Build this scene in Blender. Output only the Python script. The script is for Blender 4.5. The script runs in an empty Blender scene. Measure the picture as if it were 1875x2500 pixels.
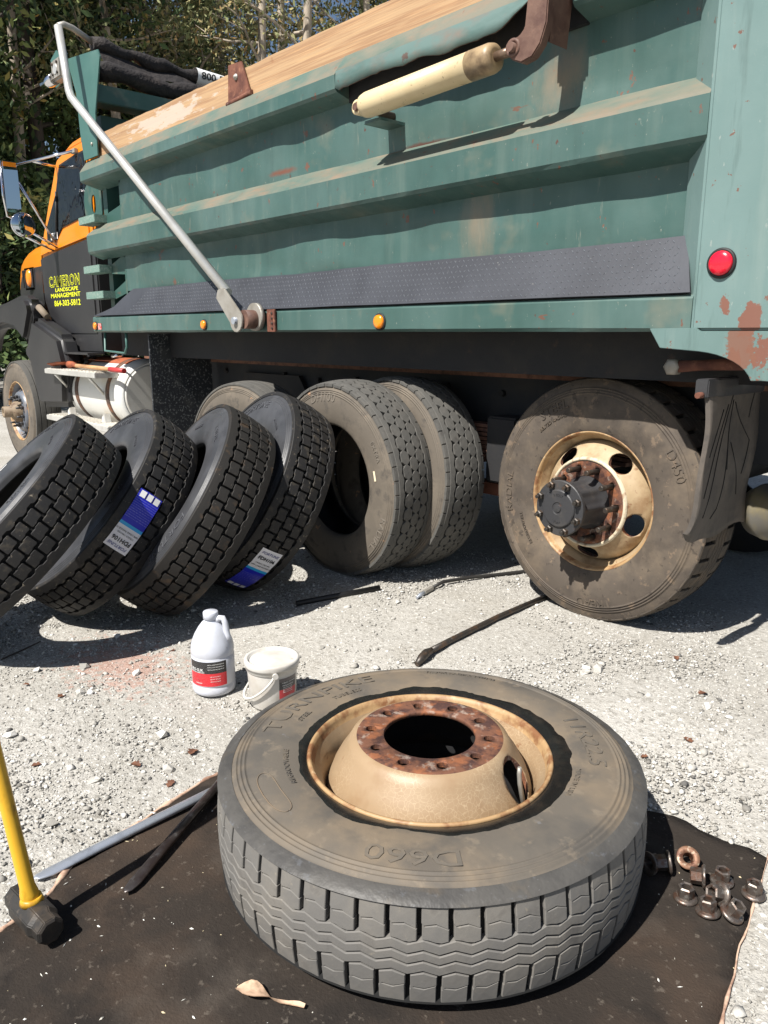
import bpy, bmesh, math, random
import numpy as np
from mathutils import Vector, Matrix, noise

# ------------------------------------------------------------------ camera, sky, sun, exposure
SC = bpy.context.scene
COL = SC.collection
PI = math.pi
rad = math.radians

YAW, PITCH, CAM_H = rad(42.3), rad(13.1), 1.19
HD = Vector((-math.cos(YAW), math.sin(YAW), 0))
RT = Vector((math.sin(YAW), math.cos(YAW), 0))
UPV = Vector((0, 0, 1))
FW = HD * math.cos(PITCH) - UPV * math.sin(PITCH)
UC = HD * math.sin(PITCH) + UPV * math.cos(PITCH)
cd = bpy.data.cameras.new('camera')
cd.sensor_fit = 'VERTICAL'; cd.sensor_height = 36.0; cd.lens = 27.05
cd.clip_start = 0.05; cd.clip_end = 600
cam = bpy.data.objects.new('camera', cd)
COL.objects.link(cam)
cam.matrix_world = Matrix(((RT.x, UC.x, -FW.x, 0), (RT.y, UC.y, -FW.y, 0), (RT.z, UC.z, -FW.z, CAM_H), (0, 0, 0, 1)))
SC.camera = cam

SUN_EL = rad(52)
SUN_DIR = Vector((-0.04, 0.72, -math.tan(SUN_EL) * 0.7217)).normalized()      # the way the light travels
world = bpy.data.worlds.new('World'); SC.world = world
world.use_nodes = True
wn = world.node_tree
sky = wn.nodes.new('ShaderNodeTexSky')
sky.sky_type = 'NISHITA'; sky.sun_disc = False
sky.sun_elevation = SUN_EL
sky.sun_rotation = math.atan2(-SUN_DIR.x, -SUN_DIR.y)
bg = wn.nodes['Background']; bg.inputs['Strength'].default_value = 0.055
wn.links.new(sky.outputs[0], bg.inputs['Color'])
sl = bpy.data.lights.new('sun', 'SUN'); sl.energy = 5.0; sl.angle = rad(0.53); sl.color = (1.0, 0.958, 0.892)
so = bpy.data.objects.new('sun', sl); COL.objects.link(so)
so.rotation_euler = SUN_DIR.to_track_quat('-Z', 'Y').to_euler(); so.location = (-2, -6, 12)
SC.view_settings.view_transform = 'Standard'
SC.view_settings.look = 'None'
SC.view_settings.gamma = 1.0
SC.view_settings.exposure = 0.74
SC.render.engine = 'CYCLES'

random.seed(7)
RNG = np.random.default_rng(11)

# ------------------------------------------------------------------ helpers
def smooth01(t):
    t = max(0.0, min(1.0, t)); return t * t * (3 - 2 * t)

def gz(x, y):
    """height of the yard: the foreground lies a little lower than the ground under the truck"""
    a = smooth01((2.75 - y) / 1.6)
    z = -0.065 * a
    b = smooth01((-4.5 - x) / 3.5)
    z = z * (1 - b) + (-0.075) * b
    return z

class MB:
    def __init__(s):
        s.v = []; s.f = []; s.mi = []; s.sm = []
    def add(s, vs, fs, mi=0, sm=False):
        o = len(s.v); s.v.extend([tuple(p) for p in vs])
        for q in fs:
            s.f.append(tuple(o + i for i in q)); s.mi.append(mi); s.sm.append(sm)
        return s
    def box(s, x0, x1, y0, y1, z0, z1, mi=0):
        vs = [(x0, y0, z0), (x1, y0, z0), (x1, y1, z0), (x0, y1, z0), (x0, y0, z1), (x1, y0, z1), (x1, y1, z1), (x0, y1, z1)]
        return s.add(vs, [(0, 3, 2, 1), (4, 5, 6, 7), (0, 1, 5, 4), (1, 2, 6, 5), (2, 3, 7, 6), (3, 0, 4, 7)], mi)
    def prism(s, poly, axis, a0, a1, mi=0, smis=None):
        """poly: 2d points; axis 'x': (y,z), 'y': (x,z), 'z': (x,y); extruded from a0 to a1"""
        n = len(poly)
        def pt(p, a):
            return {'x': (a, p[0], p[1]), 'y': (p[0], a, p[1]), 'z': (p[0], p[1], a)}[axis]
        vs = [pt(p, a0) for p in poly] + [pt(p, a1) for p in poly]
        s.add(vs, [tuple(range(n))[::-1], tuple(range(n, 2 * n))], mi)
        o = len(s.v) - 2 * n
        for i in range(n):
            j = (i + 1) % n
            s.f.append((o + i, o + j, o + n + j, o + n + i)); s.mi.append(smis[i] if smis else mi); s.sm.append(False)
        return s
    def tube(s, path, r, seg=12, mi=0, cap=True, sm=True, flat=None):
        P = [Vector(p) for p in path]; n = len(P)
        R = r if isinstance(r, (list, tuple)) else [r] * n
        t0 = (P[1] - P[0]).normalized()
        a = t0.orthogonal().normalized()
        vs = []
        for i in range(n):
            if i == 0: t = (P[1] - P[0])
            elif i == n - 1: t = (P[-1] - P[-2])
            else: t = (P[i + 1] - P[i]).normalized() + (P[i] - P[i - 1]).normalized()
            t.normalize()
            a = (a - t * a.dot(t)).normalized(); b = t.cross(a)
            for k in range(seg):
                an = 2 * PI * k / seg
                vs.append(P[i] + (a * math.cos(an) + b * math.sin(an)) * R[i])
        fs = []
        for i in range(n - 1):
            for k in range(seg):
                k2 = (k + 1) % seg
                fs.append((i * seg + k, i * seg + k2, (i + 1) * seg + k2, (i + 1) * seg + k))
        o = len(s.v)
        s.add(vs, fs, mi, sm)
        if cap:
            s.f.append(tuple(o + k for k in range(seg))[::-1]); s.mi.append(mi); s.sm.append(False)
            s.f.append(tuple(o + (n - 1) * seg + k for k in range(seg))); s.mi.append(mi); s.sm.append(False)
        return s
    def lathe(s, prof, seg=48, mi=0, M=None, closed=False, sm=True, a0=0.0):
        """prof: (r, z) round local z; M places it"""
        n = len(prof); vs = []
        for k in range(seg):
            an = a0 + 2 * PI * k / seg; c, q = math.cos(an), math.sin(an)
            for r, z in prof:
                p = Vector((r * c, r * q, z)); vs.append(M @ p if M else p)
        fs = []
        m = n if closed else n - 1
        for k in range(seg):
            k2 = (k + 1) % seg
            for i in range(m):
                j = (i + 1) % n
                q = []
                for idx in (k * n + i, k2 * n + i, k2 * n + j, k * n + j):
                    q.append(idx)
                fs.append(tuple(q))
        s.add(vs, fs, mi, sm)
        return s
    def mesh(s, name, mats):
        me = bpy.data.meshes.new(name)
        me.from_pydata(s.v, [], s.f)
        for m in (mats if isinstance(mats, (list, tuple)) else [mats]):
            me.materials.append(m)
        me.polygons.foreach_set('material_index', s.mi)
        me.polygons.foreach_set('use_smooth', s.sm)
        me.update()
        return me
    def build(s, name, mats, parent=None, recenter=True, bevel=0, angle=None):
        c = Vector((0, 0, 0))
        if recenter and s.v:
            a = np.array(s.v); c = Vector(((a.min(0) + a.max(0)) / 2).tolist())
            s.v = (a - np.array(c)).tolist()
        me = s.mesh(name, mats)
        clean(me, bevel)
        if bevel:
            me.polygons.foreach_set('use_smooth', [True] * len(me.polygons)); me.set_sharp_from_angle(angle=rad(32))
        o = bpy.data.objects.new(name, me); COL.objects.link(o)
        o.location = c
        if parent is not None:
            o.parent = parent
            # parents are unrotated when world coordinates are used: shift by the parent's place
            if recenter: o.location = c - world_loc(parent)
        return o

def world_loc(o):
    v = Vector(o.location)
    while o.parent is not None:
        o = o.parent; v = v + Vector(o.location)
    return v

def clean(me, bevel=0):
    bm = bmesh.new(); bm.from_mesh(me)
    if bevel:
        bmesh.ops.remove_doubles(bm, verts=bm.verts, dist=1e-5)
        es = [e for e in bm.edges if len(e.link_faces) == 2 and e.calc_face_angle(0) > 0.6]
        bmesh.ops.bevel(bm, geom=es, offset=bevel, segments=2 if bevel < .02 else 5, affect='EDGES', clamp_overlap=True)
    bmesh.ops.recalc_face_normals(bm, faces=bm.faces)
    bm.to_mesh(me); bm.free()

def obj(name, me, parent=None, loc=(0, 0, 0), rot=None):
    o = bpy.data.objects.new(name, me); COL.objects.link(o); o.location = loc
    if rot is not None: o.rotation_euler = rot
    if parent is not None: o.parent = parent
    return o

def tag(o, label, cat, group=None, kind=None):
    if label: o['label'] = label
    if cat: o['category'] = cat
    if group: o['group'] = group
    if kind: o['kind'] = kind
    return o

def thing(name, label, cat, loc=(0, 0, 0), group=None, M=None):
    o = bpy.data.objects.new(name, None); COL.objects.link(o)
    o.empty_display_size = 0.1
    o.location = loc
    if M is not None: o.matrix_world = M
    tag(o, label, cat, group)
    return o

def text_mesh(txt, size, extrude=0.001, offset=0.0, shear=0.0, sx=1.0, align='CENTER', space=1.0):
    cu = bpy.data.curves.new('lettering', 'FONT')
    cu.body = txt; cu.size = size; cu.extrude = extrude; cu.offset = offset; cu.shear = shear
    cu.align_x = align; cu.align_y = 'CENTER'; cu.space_character = space; cu.resolution_u = 2
    o = bpy.data.objects.new('lettering', cu); COL.objects.link(o)
    dg = bpy.context.evaluated_depsgraph_get(); dg.update()
    me = bpy.data.meshes.new_from_object(o.evaluated_get(dg))
    bpy.data.objects.remove(o); bpy.data.curves.remove(cu)
    for v in me.vertices: v.co.x *= sx
    return me

def text_on(txt, size, M, m, name='lettering', parent=None, **k):
    me = text_mesh(txt, size, **k)
    me.transform(M); me.materials.clear(); me.materials.append(m)
    a = np.array([v.co[:] for v in me.vertices]); c = Vector(((a.min(0) + a.max(0)) / 2).tolist())
    me.transform(Matrix.Translation(-c))
    o = bpy.data.objects.new(name, me); COL.objects.link(o)
    o.location = c
    if parent is not None:
        o.parent = parent; o.location = c - world_loc(parent)
    return o

# ------------------------------------------------------------------ materials
def srgb(r, g, b):
    return tuple(((c / 255) / 12.92 if c / 255 <= 0.04045 else ((c / 255 + 0.055) / 1.055) ** 2.4) for c in (r, g, b))

MATS = {}
def mat(name, base, layers=(), rough=0.6, metal=0.0, bump=(), spec=0.5, alpha_rough=None, coords='Object', attr=None, coat=0.0, trans=0.0, emit=None):
    """layers: (colour, scale, lo, hi[, stretch[, strength[, spot]]]); bump: (scale, strength, dist[, stretch])"""
    m = bpy.data.materials.new(name); m.use_nodes = True
    nt = m.node_tree; N = nt.nodes; L = nt.links
    b = N['Principled BSDF']
    b.inputs['Roughness'].default_value = rough; b.inputs['Metallic'].default_value = metal
    b.inputs['Specular IOR Level'].default_value = spec
    b.inputs['Coat Weight'].default_value = coat
    tc = N.new('ShaderNodeTexCoord')
    oi = N.new('ShaderNodeObjectInfo')
    off = N.new('ShaderNodeVectorMath'); off.operation = 'MULTIPLY_ADD'
    L.new(oi.outputs['Random'], off.inputs[0]); off.inputs[1].default_value = (37, 53, 71)
    L.new(tc.outputs[coords], off.inputs[2])
    co = off.outputs[0]
    def noise_of(scale, stretch, detail=4, rgh=0.62):
        mp = N.new('ShaderNodeMapping'); mp.inputs['Scale'].default_value = stretch or (1, 1, 1)
        L.new(co, mp.inputs['Vector'])
        n = N.new('ShaderNodeTexNoise'); n.inputs['Scale'].default_value = scale; n.inputs['Detail'].default_value = detail
        n.inputs['Roughness'].default_value = rgh
        L.new(mp.outputs[0], n.inputs['Vector']); return n.outputs['Fac']
    col = None
    if attr:
        at = N.new('ShaderNodeAttribute'); at.attribute_name = attr[0]
        cr = N.new('ShaderNodeValToRGB'); L.new(at.outputs['Fac'], cr.inputs[0])
        e = cr.color_ramp.elements
        e[0].position = 0; e[0].color = (*attr[1][0], 1); e[1].position = 1; e[1].color = (*attr[1][-1], 1)
        for i, c in enumerate(attr[1][1:-1]):
            q = e.new((i + 1) / (len(attr[1]) - 1)); q.color = (*c, 1)
        col = cr.outputs[0]
    else:
        rg = N.new('ShaderNodeRGB'); rg.outputs[0].default_value = (*base, 1); col = rg.outputs[0]
    for ly in layers:
        c, sc, lo, hi = ly[:4]
        st = ly[4] if len(ly) > 4 else None
        amt = ly[5] if len(ly) > 5 else 1.0
        spot = ly[6] if len(ly) > 6 else None
        fac = noise_of(sc, st) if not spot else noise_of(sc, st, 7, .72)
        if spot:
            # a stain with a place of its own: centre and radii in the object's own space
            sp = N.new('ShaderNodeVectorMath'); sp.operation = 'SUBTRACT'
            L.new(tc.outputs['Object'], sp.inputs[0]); sp.inputs[1].default_value = spot[0]
            dv = N.new('ShaderNodeVectorMath'); dv.operation = 'DIVIDE'
            L.new(sp.outputs[0], dv.inputs[0]); dv.inputs[1].default_value = spot[1]
            ln = N.new('ShaderNodeVectorMath'); ln.operation = 'LENGTH'; L.new(dv.outputs[0], ln.inputs[0])
            ma = N.new('ShaderNodeMath'); ma.operation = 'SUBTRACT'; ma.inputs[0].default_value = 1.0
            L.new(ln.outputs['Value'], ma.inputs[1])
            ad = N.new('ShaderNodeMath'); ad.operation = 'ADD'
            am = N.new('ShaderNodeMath'); am.operation = 'MULTIPLY_ADD'; am.inputs[1].default_value = 2.0; am.inputs[2].default_value = -.5
            L.new(fac, am.inputs[0]); L.new(am.outputs[0], ad.inputs[0]); L.new(ma.outputs[0], ad.inputs[1]); fac = ad.outputs[0]
        mr = N.new('ShaderNodeMapRange'); mr.inputs['From Min'].default_value = lo; mr.inputs['From Max'].default_value = hi
        mr.inputs['To Max'].default_value = amt
        L.new(fac, mr.inputs['Value'])
        mx = N.new('ShaderNodeMix'); mx.data_type = 'RGBA'
        L.new(mr.outputs[0], mx.inputs['Factor']); L.new(col, mx.inputs['A']); mx.inputs['B'].default_value = (*c, 1)
        col = mx.outputs['Result']
    L.new(col, b.inputs['Base Color'])
    if alpha_rough:
        n = noise_of(alpha_rough[0], None)
        mr = N.new('ShaderNodeMapRange'); mr.inputs['From Min'].default_value = .3; mr.inputs['From Max'].default_value = .7
        mr.inputs['To Min'].default_value = alpha_rough[1]; mr.inputs['To Max'].default_value = alpha_rough[2]
        L.new(n, mr.inputs['Value']); L.new(mr.outputs[0], b.inputs['Roughness'])
    prev = None
    for bp in bump:
        sc, strg, dist = bp[:3]
        n = noise_of(sc, bp[3] if len(bp) > 3 else None, detail=3)
        bn = N.new('ShaderNodeBump'); bn.inputs['Strength'].default_value = strg; bn.inputs['Distance'].default_value = dist
        L.new(n, bn.inputs['Height'])
        if prev: L.new(prev, bn.inputs['Normal'])
        prev = bn.outputs[0]
    if prev: L.new(prev, b.inputs['Normal'])
    if trans:
        tr = N.new('ShaderNodeBsdfTranslucent'); L.new(col, tr.inputs['Color'])
        ms = N.new('ShaderNodeMixShader'); ms.inputs[0].default_value = trans
        L.new(b.outputs[0], ms.inputs[1]); L.new(tr.outputs[0], ms.inputs[2])
        L.new(ms.outputs[0], N['Material Output'].inputs['Surface'])
    MATS[name] = m
    return m

GREEN = srgb(60, 88, 83); GREEN_F = srgb(84, 107, 103); GREEN_D = srgb(45, 70, 66)
RUST = srgb(108, 70, 55); RUST_D = srgb(82, 52, 42); DUST = srgb(150, 135, 112)
STK = (9, 9, 0.8)
paint_layers = [(GREEN_F, 1.3, .42, .68, (1, 1, .5), .8), (GREEN_D, 2.2, .52, .75, (1.3, 1, .6), .5),
                (srgb(100, 116, 108), 9, .55, .72, (1, 1, .08), .35), (srgb(130, 130, 118), 30, .66, .72, (1, 1, .14), .4), (srgb(48, 70, 66), 16, .56, .70, (1, 1, .10), .25),
                (DUST, 3.1, .58, .78, None, .35), (RUST, 19, .675, .685, (1, 1, .6), .85), (RUST_D, 34, .70, .71, (1, 1, .7), .9), (srgb(104, 70, 56), 8, .71, .72, (.35, 1, 1.4), .85), (srgb(150, 150, 140), 75, .69, .71, (1, 1, .5), .5)]
paint = mat('weathered_green_paint', GREEN, paint_layers, rough=.42, bump=((2.6, .45, .02), (9, .15, .006), (60, .12, .002)), alpha_rough=(6, .34, .62))
paint_dusty = mat('dusty_green_paint', srgb(72, 96, 88), [(srgb(118, 110, 95), 5, .36, .62, (.6, 1, 1), .75), (srgb(132, 102, 80), 11, .52, .70, (.4, 1, 1), .5), (RUST, 22, .66, .69, None, .8)], rough=.7, bump=((50, .2, .003),))
paint_shaded = mat('shaded_green_paint', srgb(50, 82, 75), [(GREEN_F, 2.0, .5, .75, None, .4), (DUST, 4, .6, .8, None, .4), (RUST, 20, .69, .71, None, .8)], rough=.45, bump=((40, .15, .002),))  # darker copy of the green, shade of inner and recessed faces put into colour
paint_fin = mat('clean_green_paint', srgb(66, 102, 96), [(srgb(90, 122, 116), 3, .5, .75, None, .5), (DUST, 30, .7, .74, None, .5)], rough=.45, bump=((60, .1, .002),))
def post_mat(spots, name):
    return mat(name, srgb(94, 118, 115), [(srgb(110, 134, 132), 1.4, .4, .66, (1, 1, .5), .7), (srgb(124, 140, 135), 14, .55, .75, (1, 1, .12), .5), (RUST, 22, .685, .695, None, .9), (srgb(150, 156, 150), 60, .68, .70, (1, 1, .4), .5), (srgb(60, 78, 74), 20, .58, .70, (1, 1, .12), .35), (srgb(112, 74, 60), 7, .70, .705, (1, 1, .5), .9)] +
               [(c, 11, 1.05, 1.10, None, a, s) for c, a, s in spots], rough=.5, bump=((2.0, .25, .012), (40, .15, .002)), alpha_rough=(7, .38, .62))
rusty = mat('rusty_steel', srgb(112, 70, 54), [(srgb(84, 48, 38), 14, .4, .62), (srgb(150, 104, 80), 30, .55, .7, None, .6), (srgb(160, 140, 122), 40, .64, .74, None, .5)], rough=.85, bump=((90, .35, .003),))
rust_hook = mat('brown_rusted_plate', srgb(104, 78, 66), [(srgb(78, 52, 44), 10, .42, .65), (srgb(132, 100, 84), 22, .56, .72, None, .6)], rough=.65, bump=((80, .3, .003),))
lip_mat = mat('torn_painted_steel', GREEN_F, [(srgb(116, 88, 74), 5, .48, .64, (.5, 1, 1), .75), (GREEN, 7, .5, .66, (.4, 1, 1), .8), (RUST_D, 16, .64, .7, None, .8), (srgb(205, 190, 150), 9, .70, .72, None, .9)], rough=.6, bump=((80, .2, .002),))
plate_mat = mat('dark_tread_plate', srgb(58, 60, 66), [(srgb(78, 81, 88), 4, .4, .7, None, .6), (srgb(58, 60, 66), 8, .5, .7, None, .6), (srgb(150, 148, 142), 40, .7, .74, None, .5)], rough=.55, metal=.25, bump=((60, .2, .002),))
chassis = mat('greasy_black_chassis', srgb(32, 32, 34), [(srgb(48, 44, 40), 5, .48, .7, None, .7), (srgb(66, 50, 42), 12, .62, .72, None, .6)], rough=.8, bump=((30, .3, .005),))
chassis_blue = mat('grimy_frame_rail', srgb(34, 37, 42), [(srgb(50, 48, 46), 6, .45, .7, None, .7)], rough=.8, bump=((30, .3, .005),))
spring_mat = mat('rusty_leaf_spring', srgb(118, 84, 68), [(srgb(78, 54, 46), 18, .45, .65)], rough=.8, bump=((60, .3, .003),))
flap_mat = mat('dirty_rubber_flap', srgb(76, 71, 66), [(srgb(104, 95, 86), 5, .42, .7, (1, 1, .5), .7), (srgb(44, 43, 44), 12, .5, .7, None, .6)], rough=.75, bump=((60, .3, .002), (9, .3, .01)))
flap_speck = mat('mud_splashed_black_flap', srgb(30, 34, 40), [(srgb(130, 132, 132), 70, .56, .62, None, .7), (srgb(70, 70, 68), 7, .5, .7, None, .5)], rough=.7, bump=((60, .2, .002),))
alu = mat('worn_aluminium', srgb(205, 204, 200), [(srgb(170, 168, 162), 6, .4, .7, (1, 1, 1), .6), (srgb(150, 132, 108), 14, .6, .75, None, .5)], rough=.36, metal=.45, bump=((120, .08, .001),))
alu_dull = mat('dull_cast_aluminium', srgb(168, 164, 156), [(srgb(132, 124, 112), 10, .45, .7, None, .7), (RUST_D, 24, .66, .72, None, .6)], rough=.55, metal=.5, bump=((90, .2, .002),))
chrome = mat('chrome', srgb(225, 225, 228), rough=.08, metal=1.0)
cream = mat('cream_cylinder_paint', srgb(206, 188, 150), [(srgb(184, 160, 118), 4, .45, .7, (1, 1, 1), .6), (srgb(140, 118, 88), 18, .62, .68, None, .6), (srgb(104, 92, 74), 40, .66, .69, None, .6)], rough=.45, bump=((70, .1, .002),))
cream_rim = mat('cream_wheel_paint', srgb(166, 145, 114), [(srgb(130, 102, 72), 9, .46, .62, None, .75), (srgb(186, 168, 138), 5, .55, .72, None, .6), (srgb(108, 66, 42), 26, .62, .70, None, .8), (srgb(70, 54, 44), 50, .68, .72, None, .6)], rough=.55, bump=((60, .25, .002), (14, .15, .004)))
def cracked_rim():
    m = mat('cracked_tan_wheel_paint', srgb(150, 127, 99), [(srgb(128, 98, 68), 6, .47, .66, None, .7), (srgb(168, 148, 120), 4, .52, .7, None, .6), (srgb(112, 72, 46), 20, .64, .70, None, .7), (srgb(150, 150, 146), 12, .70, .73, None, .5)], rough=.5, bump=((30, .2, .003),))
    nt = m.node_tree; N = nt.nodes; L = nt.links; b = N['Principled BSDF']
    src = b.inputs['Base Color'].links[0].from_socket
    tc = N['Texture Coordinate']
    v = N.new('ShaderNodeTexVoronoi'); v.feature = 'DISTANCE_TO_EDGE'; v.inputs['Scale'].default_value = 95
    nz = N.new('ShaderNodeTexNoise'); nz.inputs['Scale'].default_value = 30
    mxv = N.new('ShaderNodeMix'); mxv.data_type = 'VECTOR'; mxv.inputs['Factor'].default_value = .03
    L.new(tc.outputs['Object'], mxv.inputs['A']); L.new(tc.outputs['Object'], nz.inputs['Vector']); L.new(nz.outputs['Color'], mxv.inputs['B'])
    L.new(mxv.outputs['Result'], v.inputs['Vector'])
    mr = N.new('ShaderNodeMapRange'); mr.inputs['From Min'].default_value = 0; mr.inputs['From Max'].default_value = .06
    mr.inputs['To Min'].default_value = 1; mr.inputs['To Max'].default_value = 0
    L.new(v.outputs['Distance'], mr.inputs['Value'])
    n2 = N.new('ShaderNodeTexNoise'); n2.inputs['Scale'].default_value = 5; L.new(tc.outputs['Object'], n2.inputs['Vector'])
    m2 = N.new('ShaderNodeMapRange'); m2.inputs['From Min'].default_value = .48; m2.inputs['From Max'].default_value = .6; m2.inputs['To Max'].default_value = .42
    L.new(n2.outputs['Fac'], m2.inputs['Value'])
    mu = N.new('ShaderNodeMath'); mu.operation = 'MULTIPLY'; L.new(mr.outputs[0], mu.inputs[0]); L.new(m2.outputs[0], mu.inputs[1])
    mx = N.new('ShaderNodeMix'); mx.data_type = 'RGBA'; L.new(mu.outputs[0], mx.inputs['Factor']); L.new(src, mx.inputs['A'])
    mx.inputs['B'].default_value = (*srgb(196, 176, 146), 1)
    L.new(mx.outputs['Result'], b.inputs['Base Color'])
    return m
tan_rim = cracked_rim()
hub_rust = mat('rusty_mounting_face', srgb(104, 68, 50), [(srgb(66, 42, 36), 22, .44, .58), (srgb(140, 86, 54), 16, .52, .62, None, .8), (srgb(160, 148, 136), 26, .57, .66, None, .55), (srgb(48, 34, 32), 40, .62, .68, None, .7)], rough=.75, bump=((60, .5, .004),))
rim_edge = mat('rust_stained_rim_lip', srgb(164, 134, 96), [(srgb(116, 74, 46), 14, .47, .60, None, .85), (srgb(190, 170, 136), 22, .58, .7, None, .7)], rough=.55, bump=((60, .3, .002),))
black_iron = mat('greasy_black_cast_iron', srgb(52, 52, 54), [(srgb(78, 74, 70), 12, .5, .7, None, .6), (srgb(92, 64, 48), 25, .64, .72, None, .7)], rough=.5, bump=((90, .3, .002),))
dark_steel = mat('dark_forged_steel', srgb(70, 66, 62), [(srgb(104, 82, 64), 30, .5, .66, None, .7), (srgb(130, 128, 124), 50, .6, .7, None, .6)], rough=.45, metal=.6, bump=((120, .3, .001),))
nut_steel = mat('worn_nut_steel', srgb(104, 96, 90), [(srgb(96, 66, 50), 40, .5, .64, None, .8), (srgb(160, 156, 150), 70, .56, .68, None, .7)], rough=.4, metal=.65, bump=((220, .3, .001),))
nut_rust = mat('rust_faced_nut_steel', srgb(120, 88, 68), [(srgb(86, 54, 40), 50, .48, .6), (srgb(176, 160, 140), 70, .56, .66, None, .8)], rough=.55, metal=.4, bump=((220, .3, .001),))
steel_bright = mat('polished_tool_steel', srgb(178, 184, 194), [(srgb(120, 124, 132), 20, .5, .7, (1, 1, 1), .5)], rough=.34, metal=.6, bump=((90, .06, .001),))
orange_p = mat('orange_cab_paint', srgb(220, 132, 20), [(srgb(196, 112, 16), 2, .5, .75, None, .5), (srgb(170, 110, 50), 30, .66, .74, None, .4)], rough=.32, coat=.25, bump=((6, .08, .004),))
black_p = mat('faded_black_cab_paint', srgb(40, 40, 42), [(srgb(58, 57, 57), 2.0, .42, .72, (1, 1, .6), .7), (srgb(40, 40, 42), 5, .5, .7, None, .5)], rough=.42, spec=.4, bump=((40, .04, .001),))
black_trim = mat('black_rubber_trim', srgb(26, 26, 27), rough=.6)
glass_dark = mat('dark_tinted_glass', srgb(8, 9, 10), rough=.06, spec=.35, bump=((3.5, .35, .03),))
mirror_glass = mat('mirror_glass', srgb(190, 200, 210), rough=.03, metal=1.0)
yellow_ink = mat('yellow_green_lettering', srgb(222, 226, 40), rough=.5)
black_ink = mat('black_lettering', srgb(18, 18, 18), rough=.6)
white_ink = mat('white_print', srgb(226, 226, 224), rough=.5)
amber = mat('amber_lens', srgb(240, 136, 14), rough=.18, coat=.6)
red_lens = mat('red_lens', srgb(214, 22, 48), rough=.2, coat=.5)
tank_white = mat('white_tank_paint', srgb(202, 202, 199), [(srgb(190, 176, 150), 3, .5, .72, (1, 1, 1), .6), (srgb(150, 126, 96), 9, .64, .74, None, .5)], rough=.4, bump=((40, .05, .001),))
tank_end = mat('dusty_tank_end', srgb(196, 194, 188), [(srgb(160, 150, 134), 3, .48, .7, None, .6)], rough=.5)
strap_mat = mat('rusty_tank_strap', srgb(72, 56, 48), [(srgb(130, 86, 58), 10, .45, .62, None, .9)], rough=.7)
rust_red = mat('rust_red_primer', srgb(156, 84, 52), [(srgb(120, 62, 42), 12, .5, .65)], rough=.8)
tarp_mat = mat('black_tarp', srgb(34, 30, 30), [(srgb(58, 50, 46), 6, .5, .72, None, .6), (srgb(96, 84, 74), 30, .68, .72, None, .5)], rough=.8, bump=((14, .8, .03), (80, .2, .002)))
canister_mat = mat('yellowed_grey_canister', srgb(94, 91, 84), [(srgb(122, 110, 74), 5, .5, .68, None, .8), (srgb(110, 104, 96), 10, .55, .7, None, .6)], rough=.5, bump=((40, .1, .002),))
white_plastic = mat('scuffed_white_plastic', srgb(192, 195, 204), [(srgb(172, 171, 170), 9, .5, .68, None, .5), (srgb(140, 136, 130), 34, .66, .71, None, .5)], rough=.38, spec=.5, bump=((30, .08, .002),))
white_pail = mat('scuffed_white_pail_plastic', srgb(196, 193, 187), [(srgb(172, 164, 152), 8, .48, .66, None, .6), (srgb(150, 138, 118), 22, .64, .72, None, .5)], rough=.42, bump=((30, .08, .002),))
handle_yellow = mat('scuffed_yellow_fibreglass', srgb(216, 168, 46), [(srgb(150, 108, 30), 14, .52, .66, (1, 1, .4), .8), (srgb(70, 56, 36), 40, .66, .70, (1, 1, .4), .8)], rough=.4, bump=((50, .1, .002),))
hammer_iron = mat('hammer_head_iron', srgb(50, 48, 46), [(srgb(84, 74, 64), 16, .5, .66, None, .7), (srgb(110, 100, 88), 40, .62, .7, None, .6)], rough=.5, metal=.3, bump=((70, .35, .002),))
bark_pale = mat('dry_torn_card', srgb(198, 168, 142), [(srgb(140, 116, 94), 20, .5, .66)], rough=.85, bump=((80, .4, .002),))
leaf_brown = mat('dead_brown_leaf', srgb(112, 74, 52), [(srgb(84, 54, 42), 30, .45, .65)], rough=.75)
leaf_green = None

def rubber(name, base, layers, rough=.75, bmp=.25):
    return mat(name, base, layers, rough=rough, spec=.35, bump=((30, bmp, .003), (160, .15, .001)))
new_wall = rubber('new_tyre_sidewall', srgb(56, 57, 60), [(srgb(82, 83, 87), 4, .42, .68, None, .7), (srgb(44, 45, 48), 14, .55, .7, None, .5)], rough=.42)
new_tread = rubber('new_tyre_tread', srgb(36, 35, 35), [(srgb(72, 66, 57), 26, .54, .66, None, .6), (srgb(140, 130, 114), 70, .655, .70, None, .7), (srgb(30, 30, 31), 9, .5, .7, None, .7)], rough=.62)
new_tread_dirty = rubber('new_tyre_tread_with_brown_dirt', srgb(38, 36, 34), [(srgb(84, 66, 48), 16, .58, .68, None, .5), (srgb(120, 112, 100), 70, .67, .72, None, .7)], rough=.68)
dirt_band = rubber('brown_dirt_on_shoulder', srgb(50, 45, 40), [(srgb(116, 82, 54), 26, .50, .60, None, .75), (srgb(96, 70, 46), 50, .55, .65, None, .8)], rough=.85)
old_wall = rubber('dusty_used_sidewall', srgb(96, 89, 80), [(srgb(122, 112, 99), 6, .46, .68, None, .7), (srgb(66, 63, 60), 12, .52, .66, None, .7), (srgb(170, 130, 100), 16, .68, .71, None, .7)], rough=.85)
old_tread = rubber('worn_grey_tread', srgb(82, 81, 78), [(srgb(96, 93, 88), 10, .45, .7, None, .7), (srgb(62, 60, 58), 24, .55, .7, None, .6)], rough=.85)
muddy_wall = rubber('muddy_brown_sidewall', srgb(84, 76, 68), [(srgb(108, 96, 82), 6, .46, .64, None, .7), (srgb(62, 56, 51), 7, .50, .64, None, .6), (srgb(128, 110, 92), 22, .60, .66, None, .5), (srgb(48, 43, 40), 30, .62, .66, None, .6)], rough=.8, bmp=.4)
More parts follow.
